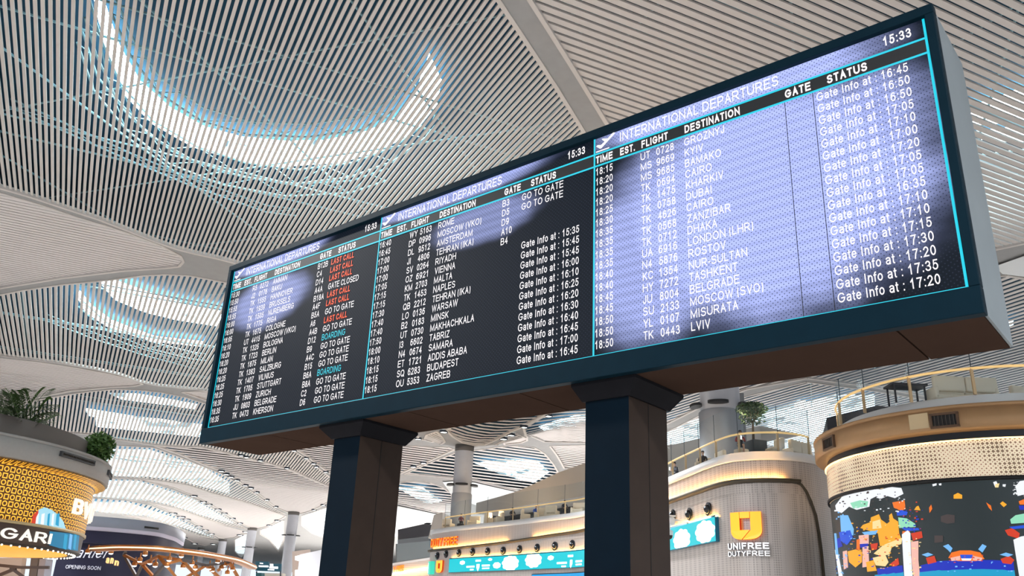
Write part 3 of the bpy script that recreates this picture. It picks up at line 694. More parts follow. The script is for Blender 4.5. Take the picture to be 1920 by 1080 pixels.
# ------------------------------------------------------------------ curved plans: walls that follow a line on the floor
class Path:
    def __init__(s, pts, n=8):
        P = [Vector((p[0], p[1])) for p in pts]; out = []
        for i in range(len(P) - 1):
            p0, p1, p2, p3 = P[max(i - 1, 0)], P[i], P[i + 1], P[min(i + 2, len(P) - 1)]
            for k in range(n):
                t = k / n
                out.append(0.5 * ((2 * p1) + (p2 - p0) * t + (2 * p0 - 5 * p1 + 4 * p2 - p3) * t * t + (3 * p1 - p0 - 3 * p2 + p3) * t ** 3))
        out.append(P[-1]); s.p = out; s.a = [0]
        for i in range(1, len(out)): s.a.append(s.a[-1] + (out[i] - out[i - 1]).length)
        s.len = s.a[-1]
    def at(s, a, off=0.0):
        """point at arc length a; off > 0 is outwards, to the right-hand side of the walk"""
        a = min(max(a, 0), s.len - 1e-4); i = 0
        while i < len(s.a) - 2 and s.a[i + 1] < a: i += 1
        d = s.p[i + 1] - s.p[i]; k = (a - s.a[i]) / max(1e-9, s.a[i + 1] - s.a[i])
        # blended normal keeps the wall smooth
        d0 = (s.p[i + 1] - s.p[max(i - 1, 0)]).normalized(); d1 = (s.p[min(i + 2, len(s.p) - 1)] - s.p[i]).normalized()
        t = (d0 * (1 - k) + d1 * k).normalized()
        q = s.p[i] + d * k; return q + Vector((t.y, -t.x)) * off
    def pt(s, a, off, z): q = s.at(a, off); return Vector((q.x, q.y, z))
    def frame(s, a):
        """tangent along the walk, outward normal"""
        q = s.at(a + .05) - s.at(a - .05); q.normalize(); return Vector((q.x, q.y, 0)), Vector((q.y, -q.x, 0))
    def hit(s, x, y, off=0.0):
        d = ray(x, y); best = None
        N = int(s.len / .25); prev = s.at(0, off)
        for i in range(1, N + 1):
            a = s.len * i / N; cur = s.at(a, off)
            # crossing of the sight line (in plan) with this segment
            e = cur - prev; den = d.x * e.y - d.y * e.x
            if abs(den) > 1e-9:
                w = Vector((prev.x - CAM.x, prev.y - CAM.y)); l = (w.x * e.y - w.y * e.x) / den; u = (w.x * d.y - w.y * d.x) / den
                if -1e-6 <= u <= 1 + 1e-6 and l > 0 and (best is None or l < best[2]): best = (a - s.len / N * (1 - u), CAM.z + d.z * l, l)
            prev = cur
        if best is None: raise ValueError((x, y))
        return best[0], best[1]
    def band(s, a0, a1, prof, m=None, mi=0, step=.5, smooth=True, close=False, zf=None):
        """sweep a (off, z) profile along the path"""
        m = m or MB(); n = max(2, int((a1 - a0) / step)); o = len(m.v); P = len(prof)
        for i in range(n + 1):
            a = a0 + (a1 - a0) * i / n
            for of, z in prof: m.v.append(tuple(s.pt(a, of, z + (zf(a) if zf else 0))))
        for i in range(n):
            for k in range(P if close else P - 1):
                k2 = (k + 1) % P
                m.f.append([o + i * P + k, o + (i + 1) * P + k, o + (i + 1) * P + k2, o + i * P + k2]); m.m.append(mi); m.sm.append(smooth)
        if close:
            m.f.append([o + k for k in range(P)]); m.m.append(mi); m.sm.append(False)
            m.f.append([o + n * P + k for k in range(P)][::-1]); m.m.append(mi); m.sm.append(False)
        return m
def tri2(pts): return [list(t) for t in geometry.tessellate_polygon([[Vector((p[0], p[1], 0)) for p in pts]])]
def letters(m, s, cap, place, width=None, th=.16, depth=.06, mi=0, sx=1.0, shear=0.0):
    vs, fs = text_fit(s, cap, width, th, sx, shear); V, FS = front_back(vs, fs, place, depth); o = len(m.m); m.add(V, FS, mi)
    for i in range(o + len(fs), len(m.m)): m.m[i] = mi + 1

# ------------------------------------------------------------------ materials of the shops
def wave_metal(name, col, rough, metal, scale):
    m = mat(name, col, rough, metal); nt = m.node_tree; b = nt.nodes['Principled BSDF']
    tc = nt.nodes.new('ShaderNodeTexCoord'); mp = nt.nodes.new('ShaderNodeMapping'); mp.inputs['Scale'].default_value = (1, 1, 1)
    v = nt.nodes.new('ShaderNodeTexVoronoi'); v.inputs['Scale'].default_value = scale; v.inputs['Randomness'].default_value = 0.0
    nt.links.new(tc.outputs['Object'], mp.inputs[0]); nt.links.new(mp.outputs[0], v.inputs['Vector'])
    cr = nt.nodes.new('ShaderNodeValToRGB'); cr.color_ramp.elements[0].position = .25; cr.color_ramp.elements[1].position = .5
    cr.color_ramp.elements[0].color = (*[c * .62 for c in col], 1); cr.color_ramp.elements[1].color = (*col, 1)
    nt.links.new(v.outputs['Distance'], cr.inputs[0]); nt.links.new(cr.outputs[0], b.inputs['Base Color']); return m
M_PERF = wave_metal('perforated_champagne', srgb(204, 196, 192), .45, .25, 11.0)
M_SLAB = mat('slab_white', srgb(216, 220, 224), .55, noise=.03)
M_GROOVE = mat('groove_dark', srgb(74, 66, 52), .6)
M_GLOWSTRIP = mat('warm_led_strip', (1, .8, .5), .5, emit=(1.0, .50, .13), es=75.0)
M_RAIL = mat('brass_rail_lit', srgb(214, 176, 116), .3, .6, emit=(1.0, .66, .28), es=.55)
M_POST = mat('brass_post', srgb(200, 170, 130), .35, .6)
M_GLASS = glassmat('clear_glass', (.86, .92, .95), .07)
M_JNT = mat('glass_joint', srgb(60, 74, 84), .4)
M_LOUNGE = mat('lounge_interior', srgb(34, 36, 40), .8)
M_SOFA = mat('cream_leather', srgb(236, 220, 196), .55, noise=.05, nscale=3)
M_GREYWALL = mat('upper_wall_render', srgb(176, 170, 164), .8, noise=.05, nscale=.7)
M_TURQ = mat('screen_turquoise', (.01, .05, .05), .4, emit=srgb(0, 205, 220), es=1.0)
M_SCRW = mat('screen_white', (.8, .8, .8), .4, emit=(1, 1, 1), es=1.1)
M_SCRD = mat('screen_teal_type', (.02, .2, .2), .4, emit=srgb(10, 140, 150), es=.8)
M_ORANGE = mat('sign_orange', srgb(255, 150, 20), .4, emit=srgb(255, 140, 20), es=.95)
M_ORANGEF = mat('sign_amber_face', srgb(255, 180, 50), .4, emit=srgb(255, 172, 52), es=.9)
M_RIM = mat('sign_red_edge', srgb(190, 60, 20), .5, emit=srgb(210, 70, 20), es=.5)
M_SIGNW = mat('sign_white_face', (.9, .9, .9), .4, emit=(.95, .97, 1), es=1.0)
M_SIDE = mat('letter_side_grey', srgb(120, 126, 134), .6)
M_LENS = mat('lamp_lens', (.9, .9, .9), .3, emit=(.96, 1.0, .96), es=5.0)
M_GUN = mat('gunmetal', srgb(48, 54, 64), .35, .7)
M_DARKBOX = mat('charcoal_cladding', srgb(46, 46, 52), .7, noise=.06)

# ------------------------------------------------------------------ the long duty free store on the right
FAC = Path([(-4.6, 84), (-5.6, 79.6), (-6.05, 76.9), (-5.4, 75), (-2.6, 70.7), (.8, 66.2), (3.3, 62.4), (5.4, 59), (7.2, 53), (8.0, 47.5), (8.35, 44.3), (8.85, 41.3), (9.3, 38.7), (9.75, 37.25), (10.5, 36.5), (11.5, 36.2), (12.3, 36.3), (13.1, 36.7), (14.6, 38.2), (17, 42), (20, 48)], 6)
# outward = the side of the hall: walking from the far end towards us the hall lies on the right-hand side
A_R0 = FAC.hit(1250, 905)[0]
groove_px = [(1250, 942.7), (1300, 921.6), (1363.7, 907.5), (1427, 901), (1490, 903)]
gz = [FAC.hit(*p)[1] for p in groove_px]
gm = [FAC.hit(*p)[1] for p in ((840, 1030), (880, 1025), (960, 1016), (1030, 1005), (1088, 997.5))]
print('groove z right', [round(z, 2) for z in gz], 'mid', [round(z, 2) for z in gm])
ZG = 7.65
A_FAR, A_NEAR = FAC.hit(840, 1030)[0], FAC.hit(1088, 997.5)[0]
def zgr(a): return -.5 + .5 * smooth((a - A_FAR) / (A_NEAR - A_FAR) * .8)      # the groove sinks a little towards the far end
SLAB0, SLAB1 = 8.5, 8.86
wall = FAC.band(0, FAC.len, [(-.02, 0), (-.02, ZG - .55)]); wall = FAC.band(0, FAC.len, [(-.02, ZG - .55), (-.02, ZG - .05)], wall); wall = FAC.band(0, FAC.len, [(0.0, ZG - .5), (0.0, SLAB0)], wall)
wr = wall.build('wall_right', M_PERF); struct(wr)
g = FAC.band(0, FAC.hit(1497, 903)[0], [(-.02, ZG - .10), (.20, ZG - .04), (.22, ZG + .07), (.19, ZG + .07), (.18, ZG + .0), (-.02, ZG + .0)], close=True, zf=zgr); struct(g.build('trim_1', M_GROOVE))
# the groove turns down at the rounded corner
a_t = FAC.hit(1497, 903)[0]; cp = [(1490, 903), (1502, 909), (1511, 921.6), (1520, 941), (1529, 967), (1535, 1000), (1539.5, 1034), (1544, 1078)]
mb = MB(); mb.tube([FAC.pt(*((lambda h: (h[0], .02, h[1]))(FAC.hit(*p)))) for p in cp] + [FAC.pt(FAC.hit(1546, 1078)[0], .02, 0)], .06, 6); struct(mb.build('trim_2', M_GROOVE))
sl = FAC.band(0, FAC.len, [(.06, SLAB0), (.10, SLAB0 + .03), (.10, SLAB1), (-6.0, SLAB1), (-6.0, SLAB0)]); struct(sl.build('floor_upper', M_SLAB))
# warm strips above the groove, in lengths
def strip_len(a0, a1, name='led_strip', label=None):
    m = FAC.band(a0, a1, [(.06, ZG + .01), (.13, ZG + .01), (.13, ZG + .04), (.06, ZG + .04)], close=True, zf=zgr)
    o = m.build(name, M_GLOWSTRIP); return o
for i, (p, q) in enumerate((((812, 1034), (952, 1018)), ((1000, 1011), (1098, 996)), ((1245, 944), (1335, 914)), ((1338, 913), (1470, 902)))):
    o = strip_len(FAC.hit(*p)[0], FAC.hit(*q)[0])
    tag(o, ['warm light strip under the DUTY FREE letters, left part of the far lounge front', 'warm light strip on the far lounge front, left of the nearer dark pillar', 'warm light strip above the right end of the turquoise screen, right of the nearer pillar', 'warm light strip on the rounded corner above the orange U logo'][i], 'light strip', 'warm strips along the store front')
# second row of warm light just above the turquoise screens
BZ0, BZ1 = 5.28, 6.33
scr_top = [FAC.hit(x, y)[1] for x, y in ((845, 1049), (960, 1042), (1092, 1032), (1250, 993.5), (1347, 969))]
scr_bot = [FAC.hit(x, y)[1] for x, y in ((845, 1074), (960, 1070), (1092, 1064), (1250, 1035), (1347, 1017))]
print('screen z', [round(z, 2) for z in scr_top], [round(z, 2) for z in scr_bot])
def banner(a0, a1, label):
    t = thing('banner_screen', label, 'screen', tuple(FAC.pt((a0 + a1) / 2, .1, BZ0)), 'turquoise banner screens')
    FAC.band(a0, a1, [(.0, BZ0), (.16, BZ0), (.16, BZ1 + .06), (.14, BZ1 + .06), (.14, BZ1), (.0, BZ1)], close=True).build('cabinet', mat('screen_edge_blue', srgb(0, 110, 140), .4), t)
    FAC.band(a0 + .02, a1 - .02, [(.165, BZ0 + .02), (.165, BZ1 - .02)]).build('picture', M_TURQ, t)
    FAC.band(a0 + .1, a1 - .1, [(.02, BZ1 + .01), (.07, BZ1 + .01), (.07, BZ1 + .04), (.02, BZ1 + .04)], close=True).build('cove_light', M_GLOWSTRIP, t)
    return t
aL0, aL1 = FAC.hit(845, 1060)[0], FAC.hit(1105, 1045)[0]
aR0, aR1 = FAC.hit(1235, 1015)[0], FAC.hit(1348, 992)[0]
ban = banner(aL0, aL1, 'turquoise banner screen with white clouds below the far lounge, left of the nearer pillar')
banr = banner(aR0, aR1, 'turquoise banner screen with two large white clouds, right of the nearer pillar')
def cloud(t, cx, cy, w, h, puffs, name='cloud_shape', mt=M_SCRW):
    """flat white cloud shown by the screen: one outline of round puffs"""
    a0, z0 = FAC.hit(cx, cy, .17); sc = (FAC.hit(cx + 4, cy, .17)[0] - FAC.hit(cx - 4, cy, .17)[0]) / 8
    zz = (FAC.hit(cx, cy - 4, .17)[1] - FAC.hit(cx, cy + 4, .17)[1]) / 8
    pts = []
    for i in range(48):
        th = 2 * math.pi * i / 48
        r = .86 + .14 * abs(math.sin(puffs * th / 2 + .4))
        pts.append((w / 2 * r * math.cos(th), h / 2 * r * math.sin(th)))
    m = MB(); zc = lambda y: min(max(z0 + y * zz, BZ0 + .03), BZ1 - .03)
    V2, F2 = cdt_region(pts, [], 2.2); m.add([FAC.pt(a0 + x * sc, .172, zc(y)) for x, y in V2], F2); return m.build(name, mt, t)
for c in ((957, 1056, 32, 30, 9), (1000, 1050, 32, 30, 9), (931.5, 1060, 15, 12, 7), (1032.5, 1046, 12, 9, 6), (867, 1055, 10, 8, 6), (919, 1049, 8, 5, 5)): cloud(ban, *c)
for c in ((1278, 1012, 33, 42, 9), (1321, 997, 38, 44, 9)): cloud(banr, *c)
def small_print(t, x, y, w, rows):
    """lines of type too small to read: thin white bars round a small shield"""
    a0, z0 = FAC.hit(x, y, .17)
    for da, dz, ww, hh in rows:
        m = MB(); m.add([FAC.pt(a0 + da + e * ww / 2, .168, z0 + dz + f * hh / 2) for e, f in ((-1, -1), (1, -1), (1, 1), (-1, 1))], [(0, 1, 2, 3)]); m.build('small_print', M_SCRW, t)
    sh = [(-.2, .25), (.2, .25), (.2, 0), (0, -.28), (-.2, 0)]; m = MB(); m.add([FAC.pt(a0 + p[0], .168, z0 + p[1]) for p in sh], tri2(sh)); m.build('shield_mark', M_SCRW, t)
for x, y in ((896, 1064), (1070, 1057)): small_print(ban, x, y, 1, [(0, .5, .7, .14), (-1.0, .08, 1.1, .13), (-.8, -.14, .5, .1), (1.0, .12, 1.0, .13), (1.0, -.08, .9, .1)])
# lettering and logos on the store
t = thing('store_sign', 'orange lit DUTY FREE letters on the far lounge front', 'sign', tuple(FAC.pt(FAC.hit(830, 1018)[0], 0, 7.45)))
a0, z0 = FAC.hit(809.5, 1029, .02); a1 = FAC.hit(858.6, 1021, .02)[0]
zt = FAC.hit(858.6, 1005.5, .02)[1]; zb = FAC.hit(858.6, 1021.5, .02)[1]
for wd, f0, f1 in (('DUTY', 0, .47), ('FREE', .53, 1.0)):
    m = MB(); letters(m, wd, zt - zb, lambda x, y, d: FAC.pt(a0 + f0 * (a1 - a0) + x, .04 + d, zb + y), (a1 - a0) * (f1 - f0), .17, .10); m.build('sign_word', [M_ORANGE, M_RIM], t)
def logo_u(cx, cy, w, h, label, ref=0):
    """orange U made of two strokes with a folded foot and a loose top bar"""
    a0, zc = FAC.hit(cx, cy, .05); sc = (FAC.hit(cx + w / 2, cy, .05)[0] - FAC.hit(cx - w / 2, cy, .05)[0]); zz = FAC.hit(cx, cy - h / 2, .05)[1] - FAC.hit(cx, cy + h / 2, .05)[1]
    t = thing('logo_sign', label, 'sign', tuple(FAC.pt(a0, 0, zc - zz / 2)))
    def arcp(cx_, cy_, r, q0, q1): return [(cx_ + r * math.cos(math.radians(q0 + (q1 - q0) * i / 8)), cy_ + r * math.sin(math.radians(q0 + (q1 - q0) * i / 8))) for i in range(9)]
    left = [(0, 1), (0, .34)] + arcp(.32, .33, .32, 185, 262) + [(.37, 0), (.64, .34), (.33, .345), (.33, 1)]
    right = [(1, 1), (.67, 1), (.67, .345), (.40, 0), (.66, 0)] + arcp(.68, .33, .32, 275, 355)
    bar = [(.345, 1), (.345, .77), (.655, .77), (.655, 1)]
    for nm, pl in (('left_stroke', left), ('right_stroke', right), ('top_bar', bar)):
        m = MB(); V, FS = front_back(pl, tri2(pl), lambda x, y, d: FAC.pt(a0 + (x - .5) * sc, .03 + d, zc + (y - .5) * zz), .14); m.add(V, FS)
        nf = len(tri2(pl)); m.m = [0] * nf + [1] * (len(FS) - nf); m.build(nm, [M_ORANGEF, M_RIM], t)
    return t
t = logo_u(1399, 986, 54, 52, 'large orange U logo on the rounded store corner')
for s, x0, x1, y0, y1, th, nm in (('UNIFREE', 1367.5, 1442, 1030.5, 1018.5, .20, 'sign_word'), ('DUTYFREE', 1368, 1443.5, 1043.5, 1034, .15, 'sign_word')):
    aa, zb = FAC.hit((x0 + x1) / 2, y0 - 1, .05); zt = FAC.hit((x0 + x1) / 2, y1 - 1, .05)[1]; w = FAC.hit(x1, y0 - 3, .05)[0] - FAC.hit(x0, y0 + 1, .05)[0]; al = FAC.hit(x0, y0, .05)[0]
    m = MB(); letters(m, s, zt - zb, lambda x, y, d: FAC.pt(al + x, .03 + d, zb + y), w, th, .08); m.build(nm, [M_SIGNW, M_SIDE], t)
logo_u(825.5, 1062.5, 11.5, 23, 'small orange U logo at the far end of the store, below the DUTY FREE letters')
t = thing('pillar_sign', 'slim turquoise lit sign beside the small orange U logo', 'sign', tuple(FAC.pt(FAC.hit(811.5, 1066)[0], 0, 3.6)))
a0 = FAC.hit(808.5, 1066)[0]; a1 = FAC.hit(814.5, 1066)[0]; z1 = FAC.hit(811.5, 1053)[1]; z0 = FAC.hit(811.5, 1077)[1]
FAC.band(a0, a1, [(0, z0), (.3, z0), (.3, z1), (0, z1)], close=True, step=.2).build('lit_box', mat('screen_mint', (.02, .2, .16), .4, emit=srgb(60, 220, 190), es=.9), t)
FAC.band(a0 + .05, a0 + .12, [(.31, z0 + .1), (.31, z1 - .1)], step=.05).build('lit_edge', M_SCRW, t)
t = thing('display_screen', 'blue lit display below the turquoise banner, left of the nearer pillar', 'screen', tuple(FAC.pt(FAC.hit(1050, 1076)[0], 0, 3.0)))
a0, a1 = FAC.hit(999, 1078)[0], FAC.hit(1105, 1074)[0]; z1 = FAC.hit(1050, 1074.5)[1]
FAC.band(a0, a1, [(0, z1 - 1.1), (.1, z1 - 1.1), (.1, z1), (0, z1)], close=True).build('cabinet', M_GUN, t)
FAC.band(a0 + .05, a1 - .05, [(.105, z1 - 1.05), (.105, z1 - .05)]).build('picture', mat('screen_blue', (.01, .05, .1), .4, emit=srgb(30, 160, 225), es=1), t)
# eyeball spots in the wall
def wall_spot(px, py, label):
    a, z = FAC.hit(px, py); tg, nr = FAC.frame(a); t = thing('wall_spotlight', label, 'spotlight', tuple(FAC.pt(a, 0, z)), 'round dark spotlights in the store front')
    c = FAC.pt(a, 0, z); up = Vector((0, 0, 1))
    def ringc(r, off, n=20): return [c + nr * off + tg * (r * math.cos(2 * math.pi * k / n)) + up * (r * math.sin(2 * math.pi * k / n)) for k in range(n)]
    m = MB(); m.add(ringc(.30, .0) + ringc(.30, .06) + ringc(.22, .07), [[k, (k + 1) % 20, 20 + (k + 1) % 20, 20 + k] for k in range(20)] + [[20 + k, 20 + (k + 1) % 20, 40 + (k + 1) % 20, 40 + k] for k in range(20)]); m.build('ring', M_GUN, t)
    m = MB(); m.blob(c + nr * .03, .21, sq=(1, 1, 1)); m.build('eyeball', mat('black_gloss', srgb(16, 20, 26), .2), t)
    m = MB(); m.blob(c + nr * .2 + tg * .05 + up * .07, .05, n=8, m=5); m.build('lamp_lens', mat('lens_dim', srgb(150, 170, 190), .1, emit=(.7, .8, .9), es=.25), t)
ml = ['leftmost small spotlight in the far store front, above the slim turquoise sign', 'second small spotlight from the left, above the small orange U logo', 'spotlight above the left tip of the far turquoise screen', 'spotlight above the left small cloud of the far screen', 'spotlight above the middle of the left wording on the far screen', 'spotlight above the left big cloud of the far screen', 'spotlight above the gap between the two big clouds of the far screen', 'spotlight just right of the two big clouds of the far screen', 'spotlight above the small right cloud of the far screen', 'spotlight nearest the dark pillar on its left side', 'spotlight behind the white camera, right of the nearer pillar', 'middle spotlight above the right turquoise screen, between its two clouds', 'spotlight above the right end of the right turquoise screen']
for (px, py), lb in zip(((820.5, 1042), (837, 1039), (861, 1037), (886.5, 1035), (914.8, 1034), (944, 1032.7), (974.8, 1030), (1007.6, 1027.5), (1041, 1024), (1073.7, 1021), (1262.7, 966.8), (1293.5, 964.5), (1329, 954.7)), ml): wall_spot(px, py, lb)

# balustrade of the lounge: glass, brass posts, lit hand rail
def balustrade(path, a0, a1, off, z0, zr, zg, label, step, rail_m=M_RAIL):
    t = thing('glass_balustrade', label, 'balustrade', tuple(path.pt((a0 + a1) / 2, off, z0)))
    n = max(1, round((a1 - a0) / step))
    for i in range(n):
        b0, b1 = a0 + (a1 - a0) * i / n, a0 + (a1 - a0) * (i + 1) / n
        path.band(b0 + .02, b1 - .02, [(off, z0 + .02), (off, zg)], step=.4).build('glass_pane', M_GLASS, t)
    for i in range(n + 1):
        b = a0 + (a1 - a0) * i / n; m = MB(); m.bar(path.pt(b, off - .06, z0), path.pt(b, off - .06, zr), .06, .09); m.build('post', M_POST, t)
        if zg > zr + .2: m = MB(); m.bar(path.pt(b, off, zr), path.pt(b, off, zg), .02, .025); m.build('glass_joint', M_JNT, t)
    m = MB(); m.tube([path.pt(a0 + (a1 - a0) * i / (n * 4), off - .06, zr) for i in range(n * 4 + 1)], .045, 8); m.build('hand_rail', rail_m, t)
    return t
balustrade(FAC, FAC.hit(831, 975)[0] , FAC.hit(1140, 920)[0], -.15, SLAB1, 9.75, 10.9, 'glass balustrade with lit brass rail along the far lounge, left of the nearer pillar', 3.0)
balustrade(FAC, FAC.hit(1235, 905)[0], FAC.hit(1527, 866)[0], -.15, SLAB1, 9.72, 10.9, 'glass balustrade with lit brass rail round the corner lounge, behind the seated people', 1.75)
# upper storey of the lounge: rendered wall over a dark recess
mb = MB(); p0 = at_depth(872, 905, 84); p1 = at_depth(1130, 880, 66)
up0 = (p0.x, p0.y); up1 = (p1.x, p1.y); dd = Vector((up1[0] - up0[0], up1[1] - up0[1], 0)).normalized(); nn = Vector((dd.y, -dd.x, 0))
zA, zB = at_plane(893, 943, (*up0, 0), nn).z, at_plane(1094, 869, (*up0, 0), nn).z
zC, zD = at_plane(893, 962, (*up0, 0), nn).z, at_plane(1094, 931, (*up0, 0), nn).z
print('upper wall z', zA, zB, zC, zD)
a = Vector((*up0, 0)) - dd * 6; b = Vector((*up1, 0)) + dd * 16
mid = [at_plane(x, y, (*up0, 0), nn) for x, y in ((893, 943), (930, 933), (970, 921), (1000, 908), (1047, 886), (1094, 869))]
lowz = (zC + zD) / 2
vs = [p + nn * 0 for p in mid] + [Vector((p.x, p.y, lowz)) for p in mid]; ext = [b + Vector((0, 0, mid[-1].z)), b + Vector((0, 0, lowz))]
vs = mid + [ext[0]] + [Vector((p.x, p.y, lowz)) for p in mid] + [ext[1]]; k = len(mid) + 1
back = [v - nn * 4 for v in vs]
mb.add(vs + back, [[i, i + 1, k + i + 1, k + i] for i in range(k - 1)] + [[i, 2 * k + i, 2 * k + i + 1, i + 1] for i in range(k - 1)] + [[k + i, k + i + 1, 3 * k + i + 1, 3 * k + i] for i in range(k - 1)] + [[0, k, 3 * k, 2 * k]])
struct(mb.build('wall_upper', M_GREYWALL))
mb = MB(); q0 = mid[0] - nn * 3.0 - dd * 2; q1 = b - nn * 3.0
mb.add([(q0.x, q0.y, SLAB1), (q1.x, q1.y, SLAB1), (q1.x, q1.y, lowz + .3), (q0.x, q0.y, lowz + .3)], [(0, 1, 2, 3)]); struct(mb.build('wall_lounge', M_LOUNGE))

# columns
def column(x, y, z0, z1, r, label, collar=None, clad=None):
    t = thing('column', label, 'column', (x, y, z0), 'round grey columns')
    m = MB(); m.revolve([(r, z0), (r, z1)], (x, y), 32); m.build('shaft', mat('column_grey', srgb(178, 180, 188), .55, noise=.05, nscale=1.5), t)
    m = MB(); m.revolve([(r, z1 - .55), (r * 1.03, z1 - .5), (r * 1.03, z1), (0.01, z1)], (x, y), 32); m.build('head_ring', mat('column_ring', srgb(96, 92, 90), .6), t)
    if clad: m = MB(); m.revolve([(r, clad), (r * 1.09, clad - .08), (r * 1.09, z0)], (x, y), 32); m.build('cladding', mat('column_clad', srgb(150, 154, 162), .5, noise=.05, nscale=1.5), t)
    if collar:
        vx = Vector((x, y, 0)).normalized(); sd = Vector((vx.y, -vx.x, 0))
        for q in (-1.0, -.05, 1.0):
            ang = q * 1.25; d = -vx * math.cos(ang) + sd * math.sin(ang); c = Vector((x, y, collar)) + d * (r + .28)
            m = MB(); n = 16; px = Vector((-d.y, d.x, 0)); o = [c + d * (.3 * math.sin(2 * math.pi * k / n)) + px * (.55 * math.cos(2 * math.pi * k / n)) for k in range(n)]
            m.add(o + [p + Vector((0, 0, .14)) for p in o], [list(range(n))[::-1], list(range(n, 2 * n))] + [[k, (k + 1) % n, n + (k + 1) % n, n + k] for k in range(n)])
            m.build('uplight', mat('uplight_black', srgb(22, 22, 26), .5), t)
    return t
for k, lb in ((0, 'thick grey column rising behind the far lounge rail'), (1, 'grey column mostly hidden behind the left dark pillar'), (2, 'grey column standing just left of the left dark pillar, tallest of the receding row'), (3, 'second grey column of the receding row, left of the tallest one'), (4, 'third grey column of the receding row, its foot behind the copper canopy'), (5, 'smallest and farthest grey column of the receding row')):
    p = COLBASE + DC * (SPAN * k * (.985 if k > 1 else 1)); zt = field(*st(p)) + .1
    column(p.x, p.y, 0 if k else 0, zt, .82, lb, collar=zt - 3.6 if k in (0, 2, 3) else None, clad=zt - 4.2 if k == 0 else None)
pc = at_depth(1350, 760, 46.5)
column(pc.x, pc.y, 0, field(*st(pc)) + .1, 1.06, 'broad grey column behind the corner lounge, beside the small potted tree', collar=at_plane(1345, 766, pc, Vector((0, -1, 0))).z, clad=at_plane(1345, 772, pc, Vector((0, -1, 0))).z)
# dark partition beside that column
q0 = at_depth(1381, 860, 50); q1 = at_depth(1400, 860, 50.0); zt = at_depth(1388, 726, 50).z
mb = MB(); mb.bar(Vector((q0.x, q0.y, (SLAB1 + zt) / 2)), Vector((q1.x, q1.y, (SLAB1 + zt) / 2)), .5, zt - SLAB1)
tag(mb.build('grey_fin', mat('fin_grey', srgb(120, 122, 124), .7)), 'slim grey fin standing right of the broad column, behind the potted tree', 'partition')
# far end of the store: slanting pale wall, charcoal block, second DUTY FREE front
def quadprism(name, px, depth, thick, m, label, cat):
    F0 = [at_depth(x, y, depth) for x, y in px]; back = [at_depth(x, y, depth) + Vector((.2, 1, 0)) * thick for x, y in px]
    n = len(px); b = MB(); b.add(F0 + back, [list(range(n))[::-1], list(range(n, 2 * n))] + [[i, (i + 1) % n, n + (i + 1) % n, n + i] for i in range(n)])
    return tag(b.build(name, m), label, cat)
quadprism('slanted_wall', [(803, 1009), (813.6, 965.6), (830, 960.5), (828, 1004)], 86, 4, M_GREYWALL, 'pale slanting wall at the far end of the lounge, beside the DUTY FREE letters', 'wall')
t = thing('duty_free_shop', 'far second duty free shop front between the left pillar and the lounge', 'shop', tuple(at_depth(770, 1100, 104)))
def fpx(x, y, dz=104): return at_depth(x, y, dz)
def panel(name, px, depth, m, parent, thick=.4):
    F0 = [at_depth(x, y, depth) for x, y in px]; bk = [p + Vector((.2, 1, 0)) * thick for p in F0]; n = len(px); b = MB()
    b.add(F0 + bk, [list(range(n))[::-1], list(range(n, 2 * n))] + [[i, (i + 1) % n, n + (i + 1) % n, n + i] for i in range(n)]); return b.build(name, m, parent)
panel('charcoal_block', [(746, 1016), (746, 993), (797, 982), (809, 984), (806, 1026), (790, 1026), (746, 1030)], 110, M_DARKBOX, t, 8)
panel('slab_edge', [(736, 1056), (808, 1045), (808, 1049), (736, 1060)], 104, M_SLAB, t)
panel('fascia', [(736, 1060), (808, 1049), (808, 1064), (736, 1076)], 104, M_PERF, t)
panel('lower_wall', [(730, 1079), (808, 1066), (808, 1110), (730, 1110)], 104.2, M_PERF, t)
panel('led_strip', [(736, 1075), (808, 1064), (808, 1065.6), (736, 1077.6)], 103.9, M_GLOWSTRIP, t, .1)
panel('interior', [(742, 1054), (742, 1020), (806, 1014), (806, 1046)], 109.8, mat('shop_interior', srgb(96, 100, 100), .8), t, .2)
m = MB(); o3 = at_depth(737, 1074, 103.7); e3 = at_depth(757, 1070.5, 103.7); dx3 = (e3 - o3).normalized(); up3 = Vector((0, 0, 1))
letters(m, 'Y FREE', 1.0 * (at_depth(757, 1059, 103.7).z - e3.z), lambda x, y, d: o3 + dx3 * x + up3 * y + Vector((0, -1, 0)) * d, (e3 - o3).length, .22, .1); m.build('sign_word', [M_ORANGE, M_RIM], t)
panel('glass_pane', [(744, 1053), (744, 1012), (806, 1005), (806, 1044)], 103.8, M_GLASS, t, .03)
